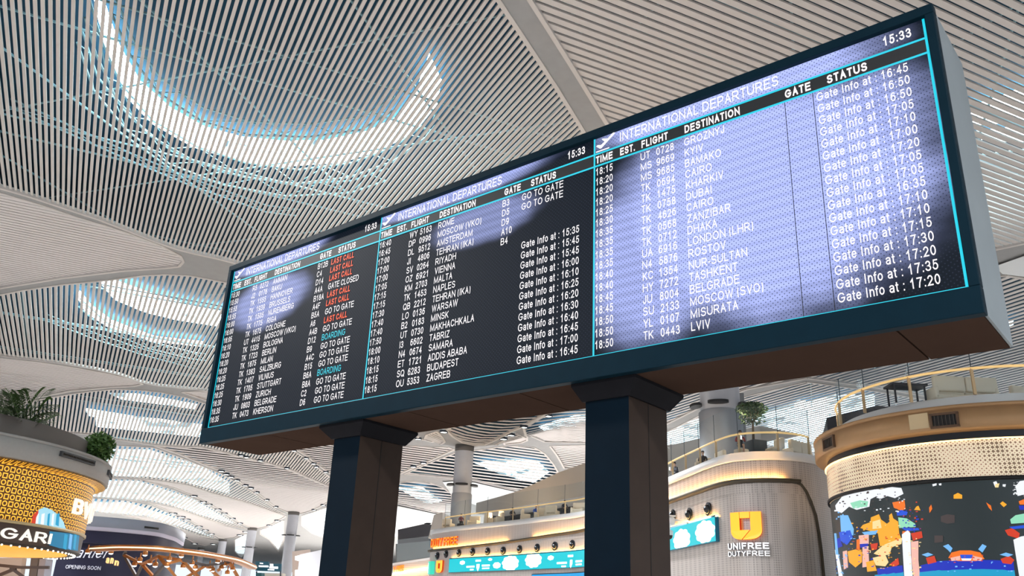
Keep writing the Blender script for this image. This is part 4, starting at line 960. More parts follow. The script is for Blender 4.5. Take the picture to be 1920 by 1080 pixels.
# ------------------------------------------------------------------ round shop tower on the right, with the big curved screen
RC = (17.329, 30.671); RF, RG = 5.86, 5.507
def cyl(c, R, th, z): return Vector((c[0] + R * math.cos(th), c[1] + R * math.sin(th), z))
def cyl_pattern(name, c, R, kind):
    """metal lattice sheet: pattern laid out by arc length and height"""
    m = bpy.data.materials.new(name); m.use_nodes = True; nt = m.node_tree; b = nt.nodes['Principled BSDF']; L = nt.links; N = nt.nodes
    tc = N.new('ShaderNodeTexCoord'); sp = N.new('ShaderNodeSeparateXYZ'); L.new(tc.outputs['Object'], sp.inputs[0])
    def mth(op, a, b_=None):
        n = N.new('ShaderNodeMath'); n.operation = op
        for i, q in enumerate((a, b_)):
            if q is None: continue
            if isinstance(q, (int, float)): n.inputs[i].default_value = q
            else: L.new(q, n.inputs[i])
        return n.outputs[0]
    A = mth('MULTIPLY', mth('ARCTAN2', mth('SUBTRACT', sp.outputs[1], c[1]), mth('SUBTRACT', sp.outputs[0], c[0])), R); Z = sp.outputs[2]
    if kind == 'lattice':
        P = .125
        u = mth('DIVIDE', A, P); v = mth('DIVIDE', Z, P)
        fu = mth('ABSOLUTE', mth('SUBTRACT', mth('FRACT', u), .5)); fv = mth('ABSOLUTE', mth('SUBTRACT', mth('FRACT', v), .5))
        nz = N.new('ShaderNodeTexNoise'); nz.inputs['Scale'].default_value = .9; L.new(tc.outputs['Object'], nz.inputs['Vector'])
        size = mth('ADD', mth('MULTIPLY', nz.outputs['Fac'], 1.1), -.22)
        d = mth('LESS_THAN', mth('ADD', fu, fv), size)                       # dark four-pointed holes
        c2 = mth('LESS_THAN', mth('ADD', mth('SUBTRACT', .5, fu), mth('SUBTRACT', .5, fv)), .16)
        d = mth('MAXIMUM', d, c2)
        hi, lo, es = srgb(250, 226, 196), srgb(132, 112, 88), .62
    else:
        P = .29
        u = mth('DIVIDE', A, P); v = mth('DIVIDE', Z, P)
        fu = mth('SUBTRACT', mth('FRACT', u), .5); fv = mth('SUBTRACT', mth('FRACT', v), .5)
        rr = mth('SQRT', mth('ADD', mth('MULTIPLY', fu, fu), mth('MULTIPLY', fv, fv))); sq = mth('MAXIMUM', mth('ABSOLUTE', fu), mth('ABSOLUTE', fv))
        par = mth('FLOORED_MODULO', mth('ADD', mth('FLOOR', u), mth('FLOOR', v)), 2.0)
        sel = N.new('ShaderNodeMix'); sel.data_type = 'FLOAT'; L.new(par, sel.inputs[0]); L.new(rr, sel.inputs[2]); L.new(sq, sel.inputs[3])
        e = mth('ABSOLUTE', mth('SUBTRACT', sel.outputs[0], .33))
        d = mth('GREATER_THAN', e, .085)
        hi, lo, es = srgb(255, 192, 64), srgb(74, 44, 12), .9
    mx = N.new('ShaderNodeMix'); mx.data_type = 'RGBA'; mx.inputs[6].default_value = (*hi, 1); mx.inputs[7].default_value = (*lo, 1); L.new(d, mx.inputs[0])
    L.new(mx.outputs[2], b.inputs['Base Color']); L.new(mx.outputs[2], b.inputs['Emission Color']); b.inputs['Emission Strength'].default_value = es * .55
    b.inputs['Metallic'].default_value = .3; b.inputs['Roughness'].default_value = .35
    return m
M_BRONZE = mat('bronze_fascia', srgb(176, 138, 98), .42, .25, noise=.10, nscale=3)
M_BRONZED = mat('bronze_dark', srgb(120, 92, 68), .5, .2)
M_RING = mat('ring_navy', srgb(18, 24, 36), .35)
M_VENT = mat('vent_black', srgb(26, 24, 24), .6)
rt = thing('screen_tower', 'round bronze shop tower with gold lattice band and huge curved screen', 'shop tower', (*RC, 0))
FA = (math.pi * .62, math.pi * 1.95)                    # the half turned to the hall
m = MB(); m.revolve([(RG - .3, 7.70), (RF - .06, 7.761), (RF, 7.80), (RF, 8.36), (RF - .05, 8.37), (RF - .05, 8.40), (RF + .02, 8.41), (RF + .02, 8.5), (RF - .2, 8.52)], RC, 96); m.build('fascia', M_BRONZE, rt)
m = MB(); m.revolve([(RF - .2, 8.51), (5.0, 8.93), (4.917, 8.979), (4.5, 8.98), (0.01, 8.98)], RC, 96); m.build('curb', M_SLAB, rt)
m = MB(); m.revolve([(RG - .06, 7.46), (RG - .06, 7.72)], RC, 96); m.build('dark_ring', M_RING, rt)
m = MB(); m.revolve([(RG, 6.33), (RG, 7.44)], RC, 96); m.build('lattice_band', cyl_pattern('gold_lattice', RC, RG, 'lattice'), rt)
m = MB(); m.revolve([(RG + .0, 7.44), (RG + .05, 7.45), (RG + .05, 7.48), (RG, 7.49)], RC, 96, close=True); m.build('led_ring', mat('ring_led', (1, .75, .4), .4, emit=(1, .66, .26), es=2.6), rt)
m = MB(); m.revolve([(RG + .0, 6.22), (RG + .06, 6.23), (RG + .06, 6.33), (RG, 6.34)], RC, 96, close=True); m.build('black_hoop', M_BLACK, rt)
m = MB(); m.revolve([(RG - .05, 0), (RG - .05, 2.2)], RC, 96); m.build('base', M_BRONZED, rt)
m = MB(); m.revolve([(RG - .03, 2.2), (RG - .03, 6.22)], RC, 128); scr = m.build('curved_screen', mat('screen_night', (.01, .012, .014), .4, emit=srgb(38, 48, 50), es=.8, noise=0), rt); scr['label'] = 'curved screen showing a bright fairground castle by night'
def vent(parent, c, R, px0, px1, label=None):
    """a slotted grille let into a curved fascia, between two opposite corner pixels"""
    th0, zt = at_cyl(*px0, c, R); th1, zb = at_cyl(*px1, c, R)
    lo, hi = min(th0, th1), max(th0, th1); m = MB(); mid = (lo + hi) / 2; ex = Vector((-math.sin(mid), math.cos(mid), 0)); er = Vector((math.cos(mid), math.sin(mid), 0)); w = (hi - lo) * R; h = abs(zt - zb); cc = cyl(c, R, mid, (zt + zb) / 2)
    for dz in (-h / 2, h / 2): m.box(cc + Vector((0, 0, dz)), (w + .08, .14, .07), axes=(ex, er, BZ))
    for dx in (-w / 2, w / 2): m.box(cc + ex * dx, (.07, .14, h), axes=(ex, er, BZ))
    v = m.build('vent', mat('vent_frame', srgb(96, 70, 50), .5) if c is RC else mat('vent_frame_grey', srgb(60, 62, 66), .5), parent)
    m = MB(); m.box(cc - er * .01, (w, .06, h), axes=(ex, er, BZ)); m.build('vent_back', M_VENT, v)
    n = max(4, int(w / .1)); m = MB()
    for i in range(1, n): m.box(cc + ex * (-w / 2 + w * i / n) + er * .03, (.018, .05, h), axes=(ex, er, BZ))
    m.build('vent_slats', mat('vent_slat', srgb(84, 76, 70), .5), v)
vent(rt, RC, RF, (1745, 779), (1798, 798)); vent(rt, RC, RF, (1546, 825), (1566, 837))
# lighter maintenance panel beside the vent
tha, zt = at_cyl(1704, 786, RC, RF); thb, zb = at_cyl(1743, 803, RC, RF); m = MB()
n = 6
for i in range(n):
    u0, u1 = tha + (thb - tha) * i / n, tha + (thb - tha) * (i + 1) / n
    m.add([cyl(RC, RF + .012, u0, 7.86), cyl(RC, RF + .012, u1, 7.86), cyl(RC, RF + .012, u1, 8.34), cyl(RC, RF + .012, u0, 8.34)], [(0, 1, 2, 3)])
pp = m.build('pale_panel', mat('panel_cream', srgb(214, 190, 150), .5), rt); pp['label'] = 'paler cream replacement panel'
# picture on the curved screen: shapes laid on its face, coordinates traced from the photograph
PAL = {k: emat('picture_' + k, srgb(*v), 1.0) for k, v in dict(gold=(255, 176, 40), amber=(255, 120, 24), cream=(255, 226, 160), pink=(248, 190, 176), blue=(24, 84, 222), sky=(120, 190, 250), white=(246, 250, 255), teal=(10, 160, 206), deep=(10, 44, 190), red=(216, 60, 30), mint=(150, 226, 190), bark=(70, 60, 60)).items()}
PIC = [
 ('white', [(1566, 948), (1578, 932), (1600, 921), (1632, 916), (1655, 918), (1648, 928), (1632, 936), (1630, 950), (1606, 956), (1592, 950), (1578, 962), (1568, 958)]),
 ('white', [(1643, 920), (1670, 913), (1690, 915), (1694, 926), (1678, 934), (1664, 930), (1650, 936), (1640, 930)]), ('mint', [(1594, 943), (1612, 938), (1628, 940), (1626, 950), (1600, 954)]),
 ('sky', [(1575, 966), (1590, 966), (1601, 992), (1600, 1004), (1577, 1000)]), ('amber', [(1673, 942), (1696, 938), (1698, 954), (1690, 958), (1676, 952)]), ('blue', [(1681, 959), (1690, 956), (1702, 960), (1700, 966), (1682, 967)]),
 ('gold', [(1613, 990), (1618, 984), (1632, 979), (1633, 970), (1648, 964), (1652, 974), (1663, 982), (1668, 978), (1667, 966), (1672, 962), (1675, 972), (1684, 978), (1686, 1000), (1690, 1010), (1672, 1022), (1650, 1024), (1646, 1000), (1620, 992)]),
 ('cream', [(1636, 978), (1650, 974), (1653, 990), (1636, 992)]), ('mint', [(1684, 970), (1700, 972), (1716, 982), (1717, 988), (1686, 990)]), ('blue', [(1690, 990), (1722, 990), (1724, 994), (1700, 996)]), ('red', [(1708, 1000), (1728, 996), (1730, 1008), (1712, 1014)]), ('amber', [(1692, 996), (1706, 996), (1706, 1004), (1692, 1006)]),
 ('blue', [(1573, 998), (1594, 994), (1599, 1008), (1588, 1022), (1576, 1014)]), ('deep', [(1566, 1012), (1574, 1008), (1580, 1024), (1570, 1028)]), ('sky', [(1616, 998), (1646, 994), (1642, 1002), (1622, 1004)]), ('pink', [(1610, 1004), (1629, 1002), (1629, 1020), (1611, 1020)]), ('deep', [(1612, 1020), (1628, 1019), (1627, 1026), (1613, 1027)]),
 ('gold', [(1589, 1034), (1604, 1030), (1616, 1034), (1616, 1054), (1604, 1064), (1592, 1054)]), ('pink', [(1617, 1026), (1628, 1024), (1630, 1062), (1617, 1064)]), ('pink', [(1580, 1034), (1588, 1032), (1590, 1064), (1582, 1068)]), ('amber', [(1606, 1012), (1612, 1010), (1612, 1032), (1606, 1030)]),
 ('cream', [(1638, 1038), (1656, 1022), (1676, 1014), (1692, 1008), (1690, 1020), (1672, 1026), (1668, 1040), (1650, 1042)]), ('cream', [(1636, 1046), (1660, 1040), (1666, 1054), (1660, 1062), (1642, 1060)]), ('gold', [(1624, 1054), (1638, 1050), (1644, 1070), (1626, 1072)]), ('red', [(1668, 1058), (1684, 1046), (1686, 1058), (1676, 1064)]), ('red', [(1632, 1020), (1646, 1018), (1644, 1030), (1634, 1032)]),
 ('white', [(1691, 1002), (1702, 994), (1707, 1000), (1708, 1040), (1712, 1090), (1696, 1090), (1693, 1040)]), ('pink', [(1708, 1016), (1722, 1014), (1722, 1050), (1726, 1090), (1714, 1090), (1709, 1050)]), ('white', [(1565, 1030), (1572, 1040), (1582, 1090), (1574, 1090)]), ('sky', [(1564, 1000), (1568, 1000), (1572, 1040), (1567, 1040)]),
 ('deep', [(1644, 1066), (1692, 1060), (1694, 1074), (1646, 1078)]), ('teal', [(1640, 1078), (1694, 1072), (1696, 1095), (1640, 1095)]),
 ('gold', [(1714, 956), (1718, 950), (1722, 948), (1726, 957)]), ('gold', [(1788, 935), (1788, 928), (1796, 924), (1804, 928), (1804, 935)]), ('amber', [(1742, 952), (1746, 946), (1748, 954), (1743, 962)]), ('amber', [(1849, 942), (1858, 948), (1860, 958), (1854, 952)]), ('gold', [(1875, 944), (1880, 940), (1888, 946), (1882, 951)]),
 ('bark', [(1764, 968), (1776, 964), (1790, 966), (1790, 980), (1776, 982), (1764, 978)]), ('bark', [(1752, 1004), (1768, 1004), (1768, 1016), (1752, 1018)]),
 ('deep', [(1726, 1060), (1760, 1052), (1800, 1050), (1860, 1050), (1900, 1052), (1902, 1070), (1840, 1068), (1760, 1070), (1724, 1074)]), ('teal', [(1724, 1073), (1760, 1069), (1840, 1067), (1902, 1069), (1906, 1096), (1724, 1096)]),
 ('amber', [(1778, 1046), (1784, 1036), (1800, 1032), (1820, 1032), (1838, 1036), (1846, 1048), (1830, 1052), (1796, 1052)]), ('pink', [(1782, 1046), (1800, 1042), (1800, 1050), (1784, 1052)]), ('pink', [(1824, 1042), (1842, 1046), (1840, 1052), (1824, 1050)]), ('blue', [(1800, 1040), (1824, 1040), (1822, 1047), (1802, 1047)]), ('white', [(1802, 1047), (1822, 1047), (1820, 1051), (1804, 1051)]),
 ('sky', [(1768, 1024), (1778, 1020), (1786, 1028), (1782, 1036), (1776, 1030)]), ('sky', [(1834, 1030), (1842, 1020), (1850, 1024), (1842, 1036)]), ('red', [(1736, 1046), (1752, 1042), (1756, 1054), (1740, 1058)]), ('red', [(1876, 1048), (1892, 1042), (1902, 1050), (1896, 1058), (1880, 1056)]), ('sky', [(1874, 1040), (1886, 1036), (1900, 1040), (1890, 1044)]), ('sky', [(1728, 1040), (1740, 1036), (1750, 1040), (1738, 1044)]),
 ('mint', [(1894, 974), (1904, 966), (1925, 962), (1925, 980), (1896, 982)]), ('red', [(1884, 994), (1898, 990), (1912, 1000), (1910, 1010), (1890, 1004)]), ('blue', [(1892, 988), (1925, 984), (1925, 990), (1900, 992)]), ('white', [(1900, 1012), (1914, 1006), (1925, 1004), (1925, 1090), (1912, 1086), (1906, 1050)]), ('amber', [(1910, 940), (1925, 934), (1925, 946), (1912, 946)]), ('white', [(1904, 912), (1912, 902), (1925, 900), (1925, 926), (1908, 930)]), ('deep', [(1910, 948), (1925, 948), (1925, 956), (1912, 956)]),
 ('white', [(1862, 904), (1868, 902), (1872, 910), (1866, 914)]), ('cream', [(1866, 908), (1874, 906), (1872, 914), (1866, 914)]), ('white', [(1880, 908), (1886, 908), (1885, 913), (1880, 912)]), ('white', [(1748, 908), (1756, 906), (1756, 910), (1749, 912)]), ('white', [(1760, 907), (1765, 906), (1765, 910), (1761, 910)]),
]
for i, (k, pl) in enumerate(PIC):
    q = []
    for j in range(len(pl)):
        a, b = pl[j], pl[(j + 1) % len(pl)]
        for f in range(3): q.append((a[0] + (b[0] - a[0]) * f / 3, a[1] + (b[1] - a[1]) * f / 3))
    R = RG - .03 + .006 + .0004 * i
    uvp = [at_cyl(x, y, RC, R) for x, y in q]; V2, F2 = cdt_region([(th * R, z) for th, z in uvp], [], .11); m = MB(); m.add([cyl(RC, R, u / R, z) for u, z in V2], F2); m.build('picture_shape', PAL[k], scr)
# fine glitter of the picture: lit windows, foliage edges and water sparkle
rg = random.Random(3)
for k, n, boxes in (('white', 70, [(1566, 918, 1700, 960), (1900, 902, 1925, 930)]), ('gold', 60, [(1588, 970, 1690, 1070)]), ('red', 46, [(1600, 1000, 1690, 1072), (1778, 1040, 1846, 1056), (1690, 940, 1730, 1010)]), ('deep', 40, [(1566, 990, 1640, 1070), (1690, 955, 1730, 1000)]), ('sky', 46, [(1566, 960, 1604, 1010), (1730, 1052, 1900, 1072), (1566, 1040, 1590, 1078)]), ('bark', 46, [(1570, 920, 1700, 966)]), ('cream', 40, [(1620, 975, 1690, 1066), (1700, 1010, 1726, 1078)])):
    m = MB(); R = RG + .01
    for i in range(n):
        x0, y0, x1, y1 = boxes[i % len(boxes)]; x, y = rg.uniform(x0, x1), rg.uniform(y0, y1); w, h = rg.uniform(1.2, 5), rg.uniform(.8, 3)
        m.add([cyl(RC, R, *at_cyl(x + a * w / 2, y + c_ * h / 2, RC, R)) for a, c_ in ((-1, 1), (1, .8), (.8, -1), (-1, -.9))], [(0, 1, 2, 3)])
    m.build('picture_glitter', PAL[k], scr)
# terrace rail and furniture on top of the tower
th0, th1 = math.radians(150), math.radians(352)
RAILP = Path([(RC[0] + 4.9 * math.cos(th1 - (th1 - th0) * i / 40), RC[1] + 4.9 * math.sin(th1 - (th1 - th0) * i / 40)) for i in range(41)], 2)
balustrade(RAILP, 0, RAILP.len, 0, 8.98, 9.84, 10.75, 'glass balustrade with lit brass rail round the top of the screen tower', 1.9)
def cushion(m, c, size, axes, mi=0, r=.06):
    """soft block with rounded edges"""
    ex, ey, ez = axes; hx, hy, hz = [s / 2 for s in size]; b = bmesh.new(); bmesh.ops.create_cube(b, size=1)
    for v in b.verts: v.co = Vector((v.co.x * size[0], v.co.y * size[1], v.co.z * size[2]))
    bmesh.ops.bevel(b, geom=b.edges[:] , offset=min(r, min(size) * .4), segments=2, profile=.5, affect='EDGES'); b.verts.ensure_lookup_table(); b.verts.index_update()
    m.add([Vector(c) + ex * v.co.x + ey * v.co.y + ez * v.co.z for v in b.verts], [[v.index for v in f.verts] for f in b.faces], mi, True); b.free()
def sofa(base, face, width, label, h=.82, depth=.85, arms=True, group=None, name='sofa', m=M_SOFA):
    """base: point on the floor under the middle; face: direction the sitter looks"""
    K = .82; width *= K; h *= K; depth *= K
    f = Vector((face.x, face.y, 0)).normalized(); s = Vector((f.y, -f.x, 0)); ax = (s, f, BZ); base = Vector(base)
    t = thing(name, label, 'sofa' if name == 'sofa' else 'armchair', tuple(base), group)
    b = MB(); cushion(b, base + BZ * .14, (width, depth, .18), ax); b.build('plinth', m, t)
    n = max(1, round(width / .9))
    for i in range(n):
        x = -width / 2 + width * (i + .5) / n; b = MB(); cushion(b, base + s * x + f * .06 + BZ * .30, (width / n - .03, depth - .2, .16), ax); b.build('seat_cushion', m, t)
        b = MB(); cushion(b, base + s * x - f * (depth / 2 - .12) + BZ * (h * .5 + .18), (width / n - .02, .2, h - .3), ax); b.build('back_cushion', m, t)
    if arms:
        for q in (-1, 1): b = MB(); cushion(b, base + s * (q * (width / 2 - .08)) + BZ * .28, (.15, depth, .44), ax); b.build('armrest', m, t)
    b = MB()
    for q in (-1, 1):
        for w in (-1, 1): b.bar(base + s * (q * (width / 2 - .1)) + f * (w * (depth / 2 - .1)), base + s * (q * (width / 2 - .1)) + f * (w * (depth / 2 - .1)) + BZ * .07, .05)
    b.build('feet', M_GUN, t); return t
def top_at(x, y, z): return at_z(x, y, z)
p = at_plane(1790, 735, (RC[0], RC[1] - 3.3, 0), Vector((0, -1, 0))); sofa((p.x + .35, RC[1] - 3.1, 8.98), Vector((0, 1, 0)), 2.6, 'cream sofa seen from behind on top of the screen tower, under the brass rail', h=1.0)
p = at_plane(1868, 735, (RC[0], RC[1] - 3.0, 0), Vector((0, -1, 0))); sofa((p.x + 1.0, RC[1] - 2.4, 8.98), Vector((-.3, 1, 0)), 1.1, 'cream armchair at the right end of the tower sofa', h=.95, name='armchair')
p = at_plane(1700, 745, (RC[0], RC[1] - 2.6, 0), Vector((0, -1, 0))); t = thing('low_table', 'low dark table left of the cream sofa on the screen tower', 'table', (p.x, p.y, 8.98))
m = MB(); m.box((p.x, p.y, 9.62), (1.2, .7, .07)); m.build('table_top', M_DARKBOX, t)
for q in (-1, 1):
    for w in (-1, 1): m = MB(); m.bar((p.x + q * .5, p.y + w * .28, 8.98), (p.x + q * .5, p.y + w * .28, 9.6), .05); m.build('leg', M_DARKBOX, t)
# dark box on the far mezzanine beside the tower
q = [at_depth(x, y, 60) for x, y in ((1550, 822), (1550, 783), (1580, 776), (1645, 760), (1670, 764), (1670, 800))]; q[0] = Vector((q[0].x, q[0].y, 0)); q[-1] = Vector((q[-1].x, q[-1].y, 0))
m = MB(); bk = [p + Vector((.3, 1, 0)) * 6 for p in q]; n = len(q); m.add(q + bk, [list(range(n))[::-1], list(range(n, 2 * n))] + [[i, (i + 1) % n, n + (i + 1) % n, n + i] for i in range(n)])
tag(m.build('service_box', M_DARKBOX), 'charcoal service box beyond the left edge of the screen tower', 'box')

# ------------------------------------------------------------------ gold jewellery tower on the left
LC = (-29.726, 42.829); LF, LG = 9.542, 8.922
M_FASL = mat('fascia_grey', srgb(150, 148, 146), .6, .1, noise=.06)
lt = thing('jewellery_tower', 'round gold lit shop tower with ring patterned wall under a grey fascia', 'shop tower', (*LC, 0))
m = MB(); m.revolve([(LG - .4, 7.4), (LF - .06, 7.523), (LF, 7.56), (LF, 8.36), (LF - .06, 8.38), (LF + .02, 8.41), (LF + .02, 8.5), (LF - .3, 8.52), (0.01, 8.52)], LC, 128); m.build('fascia', M_FASL, lt)
m = MB(); m.revolve([(LF - 1.15, 8.5), (LF - 1.15, 9.5), (LF - 1.3, 9.52), (LF - 1.3, 8.5)], LC, 128); m.build('parapet', mat('parapet_grey', srgb(104, 98, 94), .7), lt)
m = MB(); m.revolve([(LG, 4.94), (LG, 7.26), (LG + .12, 7.30), (LG + .5, 7.44)], LC, 160); mw = m.build('gold_mesh_wall', cyl_pattern('gold_rings', LC, LG, 'rings'), lt)
m = MB(); m.revolve([(LG - .01, 4.86), (LG + .08, 4.87), (LG + .08, 4.99), (LG - .01, 5.0)], LC, 160, close=True); m.build('trim_band', mat('champagne_trim', srgb(176, 158, 120), .4, .4), lt)
m = MB(); m.revolve([(LG - .04, 4.06), (LG - .02, 4.87)], LC, 160); m.build('sign_band', mat('sign_brown', srgb(58, 42, 34), .35), lt)
m = MB(); m.revolve([(LG - .02, 4.06), (LG - .1, 4.0), (LG - .6, 3.98)], LC, 160); m.build('soffit_edge', M_BLACK, lt)
m = MB(); m.revolve([(LG - .6, 3.985), (LG - 1.6, 3.97), (.01, 3.97)], LC, 160); m.build('lit_soffit', mat('soffit_amber', srgb(250, 180, 60), .5, emit=srgb(255, 170, 48), es=.75), lt)
m = MB(); m.revolve([(4.2, 0), (4.2, 3.97)], LC, 96); m.build('shop_wall', mat('shop_wall_glass', srgb(120, 110, 96), .3), lt)
nb = 64
for i in range(nb):
    th = -math.pi * .75 + math.pi * 1.1 * i / nb; m = MB(); m.blob(cyl(LC, LG - .25, th, 3.965), .045, n=6, m=4); m.build('soffit_lamp', mat('soffit_lamp', (1, .9, .7), .3, emit=(1, .86, .6), es=6), lt)
vent(lt, LC, LF, (113, 847), (172, 872)); vent(lt, LC, LF, (202, 882), (207, 898))
def cyl_words(s, c, R, px_left, px_right, cap, m_face, name, parent, th=.13, depth=.07):
    a0, z0 = at_cyl(*px_left, c, R); a1, z1 = at_cyl(*px_right, c, R); L0, L1 = a0 * R, a1 * R
    vs, fs = text_fit(s, cap, (L1 - L0), th); zz = (z0 + z1) / 2
    V, FS = front_back(vs, fs, lambda x, y, d: cyl(c, R + .02 + d, (L0 + x) / R, zz + y), depth); m = MB(); m.add(V, FS); return m.build(name, m_face, parent)
zl = at_cyl(88, 1020, LC, LG)
# band lettering: the I ends at pixel 92, the word runs back round the tower
M_LIT = mat('letter_white_lit', (.3, .3, .28), .4, emit=(1, .95, .86), es=.85)
aI, zI = at_cyl(92, 1021, LC, LG); cap = at_cyl(84, 999, LC, LG)[1] - at_cyl(84, 1019, LC, LG)[1]
aG, _ = at_cyl(-1, 1005, LC, LG); perw = (aI - aG) * LG / 4.0
vs, fs = text_fit('BVLGARI', cap, None, .15); w0 = max(v[0] for v in vs); vs2, fs2 = text_fit('GARI', cap, None, .15); w2 = max(v[0] for v in vs2)
k = (aI - aG) * LG / w2; L1 = aI * LG
zb = at_cyl(50, 1014.5, LC, LG)[1]
V, FS = front_back(vs, fs, lambda x, y, d: cyl(LC, LG + d, (L1 - (w0 - x) * k) / LG, zb + y), .07); m = MB(); m.add(V, FS); m.build('band_lettering', M_LIT, lt)
aB, zB = at_cyl(129, 962, LC, LG); zB2 = at_cyl(129, 932, LC, LG)[1]
vs, fs = text_fit('BVLGARI', zB2 - zB, None, .17)
kx = (at_cyl(145, 964, LC, LG)[0] - aB) * LG / (.72 * (zB2 - zB))
V, FS = front_back(vs, fs, lambda x, y, d: cyl(LC, LG + .12 + d, (aB * LG + x * kx) / LG, zB + y), .1); m = MB(); m.add(V, FS); m.build('wall_lettering', M_LIT, lt)
def cyl_patch(name, c, R, pl, mt, parent):
    q = []
    for j in range(len(pl)):
        a, b = pl[j], pl[(j + 1) % len(pl)]
        for f in range(4): q.append((a[0] + (b[0] - a[0]) * f / 4, a[1] + (b[1] - a[1]) * f / 4))
    u = [at_cyl(x, y, c, R) for x, y in q]; V2, F2 = cdt_region([(th * R, z) for th, z in u], [], .2); m = MB(); m.add([cyl(c, R, w / R, z) for w, z in V2], F2); return m.build(name, mt, parent)
vp = cyl_patch('video_panel', LC, LG + .02, [(58, 983), (64, 966), (74, 955), (84, 951), (97, 956), (110, 966), (119, 978), (124, 993), (110, 993), (80, 988)], emat('video_ice', srgb(170, 226, 244), 1.0), lt); vp['label'] = 'arched ice-blue video panel'
for x0, x1, col in ((66, 71, 'white'), (76, 82, 'white'), (88, 92, 'teal'), (96, 100, 'white'), (104, 110, 'teal')): cyl_patch('video_stripe', LC, LG + .025, [(x0, 984), (x0 + 2, 964), (x1 + 2, 962), (x1, 987)], PAL[col], vp)
cyl_patch('video_edge', LC, LG + .028, [(58, 983), (62, 966), (72, 956), (72, 962), (68, 970), (66, 985)], PAL['red'], vp)
bp2 = cyl_patch('band_video', LC, LG + .02, [(93, 996), (130, 1000), (149, 1004), (146, 1033), (112, 1028), (92, 1022)], emat('video_blue', srgb(0, 130, 175), .9), lt)
for x0, x1, col in ((118, 124, 'teal'), (128, 133, 'sky'), (137, 141, 'teal')): cyl_patch('video_stripe', LC, LG + .025, [(x0, 1028), (x0 + 3, 1001), (x1 + 3, 1003), (x1, 1031)], PAL[col], bp2)
# plants on the gold tower
M_LEAF = mat('palm_green', srgb(62, 92, 40), .5, noise=.35, nscale=12); M_LEAF2 = mat('shrub_green', srgb(70, 104, 44), .55, noise=.4, nscale=14); M_STEM = mat('stem_brown', srgb(84, 66, 44), .8)
def frond(m, base, d, L, droop, w=.05, n=16):
    d = d.normalized(); side = d.cross(BZ).normalized(); prev = None
    for i in range(n + 1):
        q = i / n; p = base + d * (L * q * (1 - .25 * q)) + BZ * (L * (.75 * q - droop * q * q))
        if prev is not None: m.bar(prev, p, .018)
        if i > 2:
            ll = L * .30 * math.sin(math.pi * min(1, q * .9 + .1)) + .08
            for sg in (-1, 1):
                e = p + side * (sg * ll * .75) + d * (ll * .6) - BZ * (ll * .35); t = (e - p).normalized().cross(BZ).normalized() * w * .5
                m.add([p, (p + e) / 2 + t, e, (p + e) / 2 - t], [(0, 1, 2, 3)])
        prev = p
pb = cyl(LC, 7.2, at_cyl(30, 770, LC, 7.2)[0], 8.52)
t = thing('potted_palm', 'spreading green palm on the roof of the gold tower, at the left edge', 'palm', (pb.x, pb.y, 8.52))
m = MB()
for i in range(64): a = random.uniform(0, 6.28); frond(m, Vector((pb.x + random.uniform(-.7, .9), pb.y + random.uniform(-.4, .4), random.uniform(8.6, 9.6))), Vector((math.cos(a), math.sin(a), random.uniform(.2, 1.8))), random.uniform(1.3, 2.6), random.uniform(.4, 1.0), .09)
m.build('fronds', M_LEAF, t)
m = MB(); m.tube([(pb.x, pb.y, 8.52), (pb.x, pb.y, 9.4)], .1); m.build('stem', M_STEM, t)
def leaf_cloud(m, c, rad, n, size, sq=(1, 1, 1)):
    for _ in range(n):
        v = Vector((random.gauss(0, 1), random.gauss(0, 1), random.gauss(0, 1))).normalized() * (random.random() ** .45) * rad
        p = Vector(c) + Vector((v.x * sq[0], v.y * sq[1], v.z * sq[2])); a = Vector((random.gauss(0, 1), random.gauss(0, 1), random.gauss(0, .6))).normalized(); b = a.cross(Vector((random.gauss(0, 1), random.gauss(0, 1), random.gauss(0, 1)))).normalized()
        s = size * random.uniform(.6, 1.3); m.add([p - a * s, p + b * (s * .45), p + a * s, p - b * (s * .45)], [(0, 1, 2, 3)])
sb = at_cyl(180, 866, LC, LF - .7); sp_ = cyl(LC, LF - .7, sb[0], 8.52)
t = thing('shrub', 'bushy green shrub on the rim of the gold tower, above its vent', 'shrub', tuple(sp_))
m = MB(); leaf_cloud(m, sp_ + BZ * .82, .82, 2200, .11, (1, 1, 1)); m.build('foliage', M_LEAF2, t)
m = MB()
for i in range(7): a = i * .9; m.tube([sp_, sp_ + Vector((math.cos(a) * .3, math.sin(a) * .3, .8))], .02, 5)
m.build('stems', M_STEM, t)

# ------------------------------------------------------------------ navy boutique behind, copper canopy
M_NAVY = mat('navy_hoarding', srgb(26, 26, 58), .5, noise=.08)
CB = Path([(at_z(x, y, 8.5).x, at_z(x, y, 8.5).y) for x, y in ((120, 965), (170.8, 967.4), (225.5, 971.6), (276.8, 976.8), (305, 981))] + [(at_z(322, 986.5, 8.5).x, at_z(322, 986.5, 8.5).y), (at_z(327, 990, 8.5).x + .2, at_z(327, 990, 8.5).y + .5), (at_z(327, 990, 8.5).x - 1, at_z(327, 990, 8.5).y + 6)], 5)
zf = CB.hit(225.5, 991)[1]; zn = CB.hit(242.6, 999.8)[1]; zq = CB.hit(242, 1022)[1]
t = thing('navy_boutique', 'low navy boutique with grey fascia behind the gold tower', 'shop', tuple(CB.pt(CB.len * .4, 0, 0)))
CB.band(0, CB.len, [(-4, 8.5), (.0, 8.5), (.0, zf)]).build('fascia', mat('fascia_slate', srgb(140, 142, 156), .6), t)
CB.band(0, CB.len, [(-.02, zf), (-.02, zn), (-.12, zn)]).build('pale_stripe', mat('stripe_lilac', srgb(206, 200, 220), .6), t)
CB.band(0, CB.len, [(-.12, zn), (-.12, zq - .05)]).build('navy_band', M_NAVY, t)
CB.band(0, CB.len, [(-.4, zq - .05), (-.4, 0)]).build('hoarding', M_NAVY, t)
